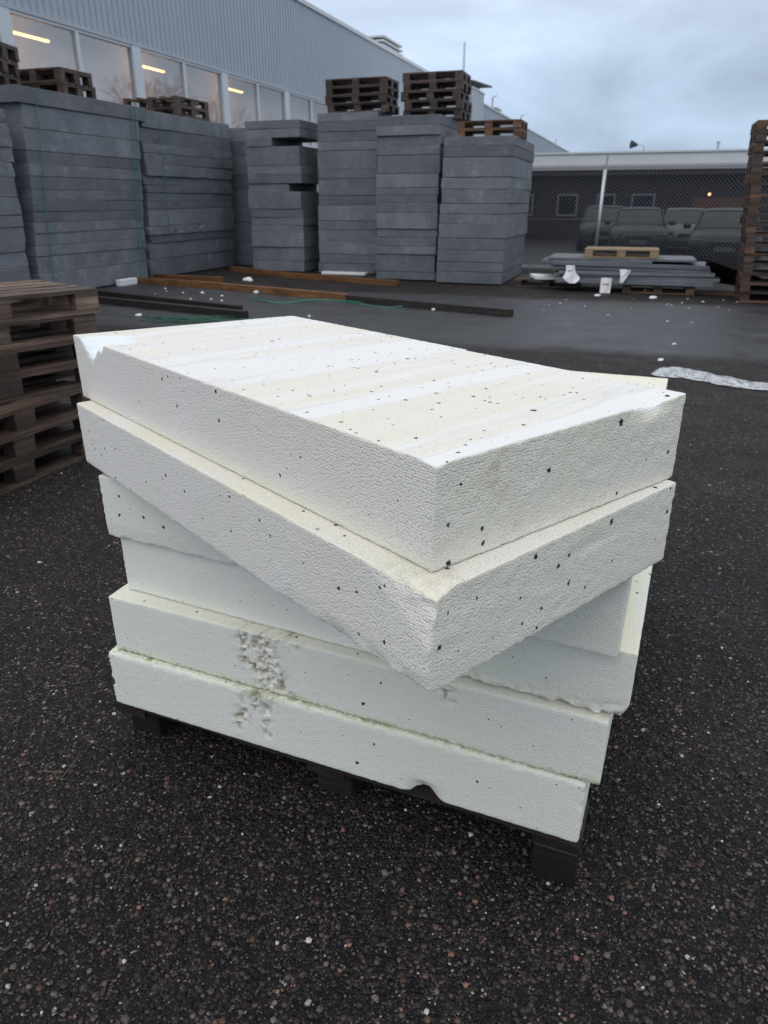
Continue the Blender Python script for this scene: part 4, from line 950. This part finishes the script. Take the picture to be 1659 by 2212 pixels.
# ------------------------------------------------------------------ the white slabs
def lin(a, b, st):
    n = max(1, int(round((b - a) / st))); return [a + (b - a) * i / n for i in range(n)]
def slab(name, A, B, C, D, zb, zt, mat, label, low=False, rad=None, deform=None, attrs=None, st=.0065, seed=0, group='white foam slabs in the pile'):
    """A front-left, B front-right/near corner, C, D: world xy of the footprint; face A-B is local y = 0"""
    A, B, C, D = [Vector(p).to_3d() for p in (A, B, C, D)]
    L = ((B - A).length + (C - D).length) / 2; W = ((D - A).length + (C - B).length) / 2; h = zt - zb
    if low: gx = lin(0, L, .006) + [L]; gy = lin(0, .1, .01) + lin(.1, W, .035) + [W]
    else: gx = lin(0, L, st) + [L]; gy = lin(0, W, st) + [W]
    gz = lin(0, h, .0065) + [h]; gz = sorted(set(gz + [.0025, h - .0025])); gx = sorted(set(gx + [.0025, L - .0025])); gy = sorted(set(gy + [.0025, W - .0025]))
    c0 = (A + B + C + D) / 4; rz = math.atan2((B - A).y, (B - A).x)
    Minv = Matrix.Rotation(-rz, 3, 'Z')
    def warp(p):
        s, t = p.x / L, p.y / W
        q = A * (1 - s) * (1 - t) + B * s * (1 - t) + C * s * t + D * (1 - s) * t
        q = Minv @ (q - c0); q.z = p.z; return q
    off = Vector((seed * 5.7, seed * 2.9, 0))
    rad = rad or (lambda p: .0022 + .0012 * max(0, noise.noise((p + off) * 14)) + .0035 * max(0, noise.noise((p + off) * 75)))
    at0 = dict(fresh=lambda p: 0.0, stain=lambda p: 0.0, algae=lambda p: 0.0, yellow=lambda p: 0.0, topface=lambda p: 0.0)
    if attrs:
        for k_, fn in attrs.items():
            at0[k_] = (lambda fn: (lambda p: fn(p, L, W, h)))(fn)
    def df(p0, p):
        n_ = (noise.noise((p0 + off) * 90) * .0009 + noise.noise((p0 + off) * 7) * .0005)
        edge = min(p0.x, L - p0.x) < 1e-5, min(p0.y, W - p0.y) < 1e-5
        if edge[0]: p.x += n_
        if edge[1]: p.y += n_
        if p0.z > h - 1e-5 or p0.z < 1e-5: p.z += n_ * .5 if p0.z > h / 2 else 0
        return deform(p0, p, L, W, h) if deform else p
    me = grid_box(name, gx, gy, gz, (L, W, h), rad, mat, (), off, warp=warp, attrs=at0, deform=df)
    o = mesh_obj(name, me, None, (c0.x, c0.y, zb), (0, 0, rz))
    return tag(o, label, 'foam slab', group)
def sm(e0, e1, x): t = min(max((x - e0) / (e1 - e0), 0), 1); return t * t * (3 - 2 * t)
def gs(x, c, w): return math.exp(-((x - c) / w) ** 2)
nz3 = lambda p, s, o=0.0: noise.noise(Vector((p.x * s + o, p.y * s + o * .3, p.z * s)))
DEP = 1.66; nd = Vector((math.cos(R(67.2)), math.sin(R(67.2))))
def quad(L_, R_, dep=DEP):
    L_, R_ = Vector(L_), Vector(R_); return L_, R_, R_ + nd * dep, L_ + nd * dep
# slab 1 (lowest)
def d1(p0, p, L, W, h):
    # worn ledge along the top front edge
    # notch in the bottom edge
    k_ = (1 - abs(p0.x - .945) / .035); m_ = .028 * max(0, k_) ** .6 * (1 + .5 * nz3(p0, 60)) if k_ > 0 else 0
    if p0.y < .03 and p0.z < .05:
        if k_ > 0: p.z += m_ * (1 - p0.z / .05)
        if k_ > -.6: p.y += .012 * max(0, k_ + .6) * (1 - p0.z / .05)
    g_ = gouge1(p0)
    if p0.y < .02: p.y += g_ * .014
    if p0.x < .02 and abs(p0.z - .075) < .012: p.x += .008
    return p
def gouge1(p): # scuffs in the lowest slab, below the scar of the one above
    p = p - Vector((.085, 0, 0))
    a_ = gs(p.x, .40, .038) * sm(.085, .17, p.z) + gs(p.x, .345 + (p.z - .05) * .1, .02) * gs(p.z, .075, .035) + .8 * gs(p.x, .425, .012) * gs(p.z, .08, .05)
    return min(1, a_) * max(0, .35 + 1.3 * nz3(p, 52, 3) + 1.2 * nz3(p, 120, 8))
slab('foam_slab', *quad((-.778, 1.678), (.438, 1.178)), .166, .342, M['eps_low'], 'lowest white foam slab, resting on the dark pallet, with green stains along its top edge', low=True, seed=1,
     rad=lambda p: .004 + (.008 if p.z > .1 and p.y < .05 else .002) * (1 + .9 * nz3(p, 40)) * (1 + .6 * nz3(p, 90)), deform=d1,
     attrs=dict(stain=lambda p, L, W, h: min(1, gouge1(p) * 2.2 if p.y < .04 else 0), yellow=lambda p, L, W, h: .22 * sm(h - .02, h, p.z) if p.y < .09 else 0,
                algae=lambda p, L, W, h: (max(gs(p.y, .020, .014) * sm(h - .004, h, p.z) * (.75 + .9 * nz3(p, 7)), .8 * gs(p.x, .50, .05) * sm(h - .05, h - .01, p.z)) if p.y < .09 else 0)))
# slab 2
def gouge2(p):
    p = p - Vector((.105, 0, 0))
    t = (.17 - p.z) / .17
    a_ = gs(p.x, .325 + .02 * t, .022) * sm(.0, .06, .17 - p.z + .02) * (1 if t < .5 else max(0, 1 - (t - .5) * 3)) + 1.1 * gs(p.x, .36 + .075 * t, .03) * (t > .05) + .8 * gs(p.x, .35 + .02 * t, .02) * (t > .55) + .6 * gs(p.x, .43, .05) * sm(.13, .16, p.z)
    b_ = .9 * gs(p.x, .865, .016) * sm(.10, .13, p.z)
    return min(1, a_ + b_) * max(0, .35 + 1.3 * nz3(p, 48, 7) + 1.3 * nz3(p, 110, 3))
def d2(p0, p, L, W, h):
    if p0.y < .02: p.y += gouge2(p0) * .013
    return p
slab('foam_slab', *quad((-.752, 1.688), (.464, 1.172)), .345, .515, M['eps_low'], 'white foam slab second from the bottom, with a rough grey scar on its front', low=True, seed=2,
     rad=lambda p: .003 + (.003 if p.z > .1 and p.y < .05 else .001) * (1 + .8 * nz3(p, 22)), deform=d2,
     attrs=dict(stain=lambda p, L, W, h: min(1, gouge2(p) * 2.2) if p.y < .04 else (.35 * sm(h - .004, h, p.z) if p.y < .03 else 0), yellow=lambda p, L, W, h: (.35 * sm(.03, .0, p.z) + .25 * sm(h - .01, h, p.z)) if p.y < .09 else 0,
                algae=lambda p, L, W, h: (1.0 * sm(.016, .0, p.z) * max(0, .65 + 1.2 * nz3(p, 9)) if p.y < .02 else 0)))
# slab 3: right end protrudes; ragged lower edge on the right
def d3(p0, p, L, W, h):
    if p0.y < .03 and p0.z < .05 and p0.x > .75:
        k_ = sm(.75, 1.0, p0.x) * (1 - p0.z / .05); p.z += .008 * k_ * max(0, .5 + 1.2 * nz3(p0, 45, 2)); p.y += .009 * k_ * max(0, nz3(p0, 60, 5) + .3)
    if p0.x > L - .05 and p0.z < .04: p.x -= .014 * (1 - p0.z / .04)
    return p
slab('foam_slab', *quad((-.706, 1.722), (.499, 1.172)), .518, .682, M['eps_low'], 'white foam slab third from the bottom, its right end sticking out with a ragged lower edge', low=True, seed=3, deform=d3,
     attrs=dict(stain=lambda p, L, W, h: (.6 * sm(.02, .0, p.z) * sm(.7, .95, p.x) if p.y < .03 else 0), yellow=lambda p, L, W, h: .5 if (p.z > h - .002 and p.x > L - .06 and p.x < L - .021) else (.3 if p.z > h - .01 and p.y < .1 else 0),
                algae=lambda p, L, W, h: .0))
# slab 4
def d4(p0, p, L, W, h):
    if p0.y < .03 and p0.z < .04 and p0.x < .42:
        k_ = (1 - p0.z / .04); p.z += .006 * k_ * max(0, .4 + 1.2 * nz3(p0, 60, 2)); p.y += .003 * k_
    if p0.x < .02: p.x += .006 * nz3(p0, 40) + .004
    return p
A4, B4 = Vector((-.735, 1.712)), Vector((.455, 1.158))
slab('foam_slab', A4, B4, Vector((1.125, 2.80)), A4 + nd * 1.70, .684, .856, M['eps_low'], 'white foam slab fourth from the bottom, directly under the two turned slabs', low=True, seed=4, deform=d4,
     attrs=dict(yellow=lambda p, L, W, h: .40 if p.z > h - .002 else 0, stain=lambda p, L, W, h: .6 * gs(p.x, .62, .02) * gs(p.y, 1.65, .03) if p.z > h - .002 else 0))
# turned slab below the top one
def d5(p0, p, L, W, h):
    # broken near corner, top and bottom
    dx = L - p0.x; dz = h - p0.z
    if p0.y < .05 and dx < .13:
        k_ = max(0, 1 - dx / .13 - dz / .085) * (1 - p0.y / .05); p.y += .012 * k_ * (1 + .4 * nz3(p0, 60)); p.z -= .012 * k_ * (1 + .3 * nz3(p0, 70, 2))
    if p0.y < .03 and p0.z < .03:
        k_ = sm(.75, 1.2, p0.x) * (1 - p0.z / .03); p.y += .006 * k_ * max(0, .45 + 1.1 * nz3(p0, 24, 8)); p.z += .006 * k_ * max(0, nz3(p0, 50, 1) + .3)
    if dx < .02 and dz < .05: p.x -= .006 * max(0, nz3(p0, 12, 4))
    if dx < 1e-5: p.x += .0012 * nz3(p0, 90)
    return p
slab('foam_slab', (-.782, 1.772), (.0605, .802), (.534, 1.214), (-.305, 2.183), .872, 1.030, M['eps_top'], 'turned white foam slab second from the top, with a crumbled near corner', seed=5, deform=d5,
     attrs=dict(yellow=lambda p, L, W, h: max(.45 * sm(h - .006, h, p.z) * max(0, .5 + .9 * nz3(p, 9)) if p.y < .12 else 0, .34 * (p.x > L - .002)), stain=lambda p, L, W, h: (.35 * sm(L - .12, L - .02, p.x) * sm(h - .03, h, p.z) * (p.y < .08)) + .35 * sm(.012, 0, p.z) * (p.y < .01 or p.x > L - .01),
                algae=lambda p, L, W, h: .25 * gs(p.x, L - .09, .03) * sm(h - .01, h, p.z) * (p.y < .06)))
# topmost slab
def chipA(p0):   # bite out of the long top edge near the far left corner
    x = p0.x; 
    prof = max(0, 1 - abs(x - .108) / .062) * .055 + max(0, 1 - abs(x - .172) / .02) * .022
    return prof
def d6(p0, p, L, W, h):
    dz = h - p0.z
    c_ = chipA(p0)
    if c_ > 0 and p0.y < .14:
        # sloping break from depth c_ at the face up to the top surface further in
        depth = c_ * max(0, 1 - p0.y / (.10 + .05 * nz3(p0, 12))) * (1 + .25 * nz3(p0, 70))
        if dz < depth: 
            p.z -= (depth - dz) * .96; 
            if p0.y < 1e-5: p.y += (depth - dz) * .55
    # shallow trail of pulled-out beads going along the edge
    tr_ = gs(p0.y, .055 - (p0.x - .15) * .05, .012) * sm(.12, .2, p0.x) * (1 - sm(.36, .46, p0.x))
    if dz < 1e-5: p.z -= .005 * tr_ * max(0, .5 + 1.3 * nz3(p0, 60, 9))
    # small break near the right corner of the short side
    dx = L - p0.x
    if dx < .05 and dz < .03 and p0.y > W - .17:
        k_ = gs(p0.y, W - .10, .05) * (1 - dx / .05) * (1 - dz / .03); p.z -= .012 * k_ * (1 + .6 * nz3(p0, 60)); p.x -= .010 * k_
    # near corner softly crushed
    if dx < .03 and p0.y < .03: k_ = (1 - dx / .03) * (1 - p0.y / .03) * sm(.05, 0, dz); p.z -= .004 * k_
    # the far left part of the back edge sticks out a little
    if p0.y > W - 1e-5: p.y += .010 if p0.x < .72 else -.004 + .003 * nz3(p0, 6)
    if dx < 1e-5: p.x += .0016 * nz3(p0, 90)
    # washed-out hollows between the bands
    return p
def fresh6(p, L, W, h):
    c_ = chipA(p); dz = h - p.z; f = 0
    if c_ > .004 and p.y < .14 and dz < c_ * max(0, 1 - p.y / .11) + (.002 if p.y < .06 else -.004): f = 1
    dx = L - p.x
    if dx < .02 and dz < .010 and gs(p.y, W - .10, .05) > .4: f = max(f, .6)
    return f
slab('foam_slab', (-.787, 1.832), (.067, .864), (.533, 1.234), (-.279, 2.157), 1.032, 1.190, M['eps_top'], 'topmost white foam slab, its top streaked yellow, a fresh chip at the far left edge', seed=6, deform=d6,
     attrs=dict(fresh=fresh6, topface=lambda p, L, W, h: 1.0 if p.z > h - .002 and not (fresh6(p, L, W, h) > .5) else 0.0,
                yellow=lambda p, L, W, h: max(.75 * sm(.028, .0, p.z) * (p.y < .01) * max(0, .6 + .7 * nz3(p, 6)), .38 * gs(p.x, L, .002), .35 * gs(p.y, .055 - (p.x - .15) * .05, .012) * sm(.12, .2, p.x) * (1 - sm(.36, .46, p.x)) * (p.z > h - .002)),  # band low on the front paints in yellow light bounced off the ledge
                stain=lambda p, L, W, h: .5 * (p.x > L - .002) * gs(p.y, .14 + .03 * math.sin(p.z * 40), .02) * max(0, .6 + nz3(p, 20)) + .3 * (p.y < .002) * sm(h - .015, h, p.z) * max(0, nz3(p, 6, 3) + .2)))
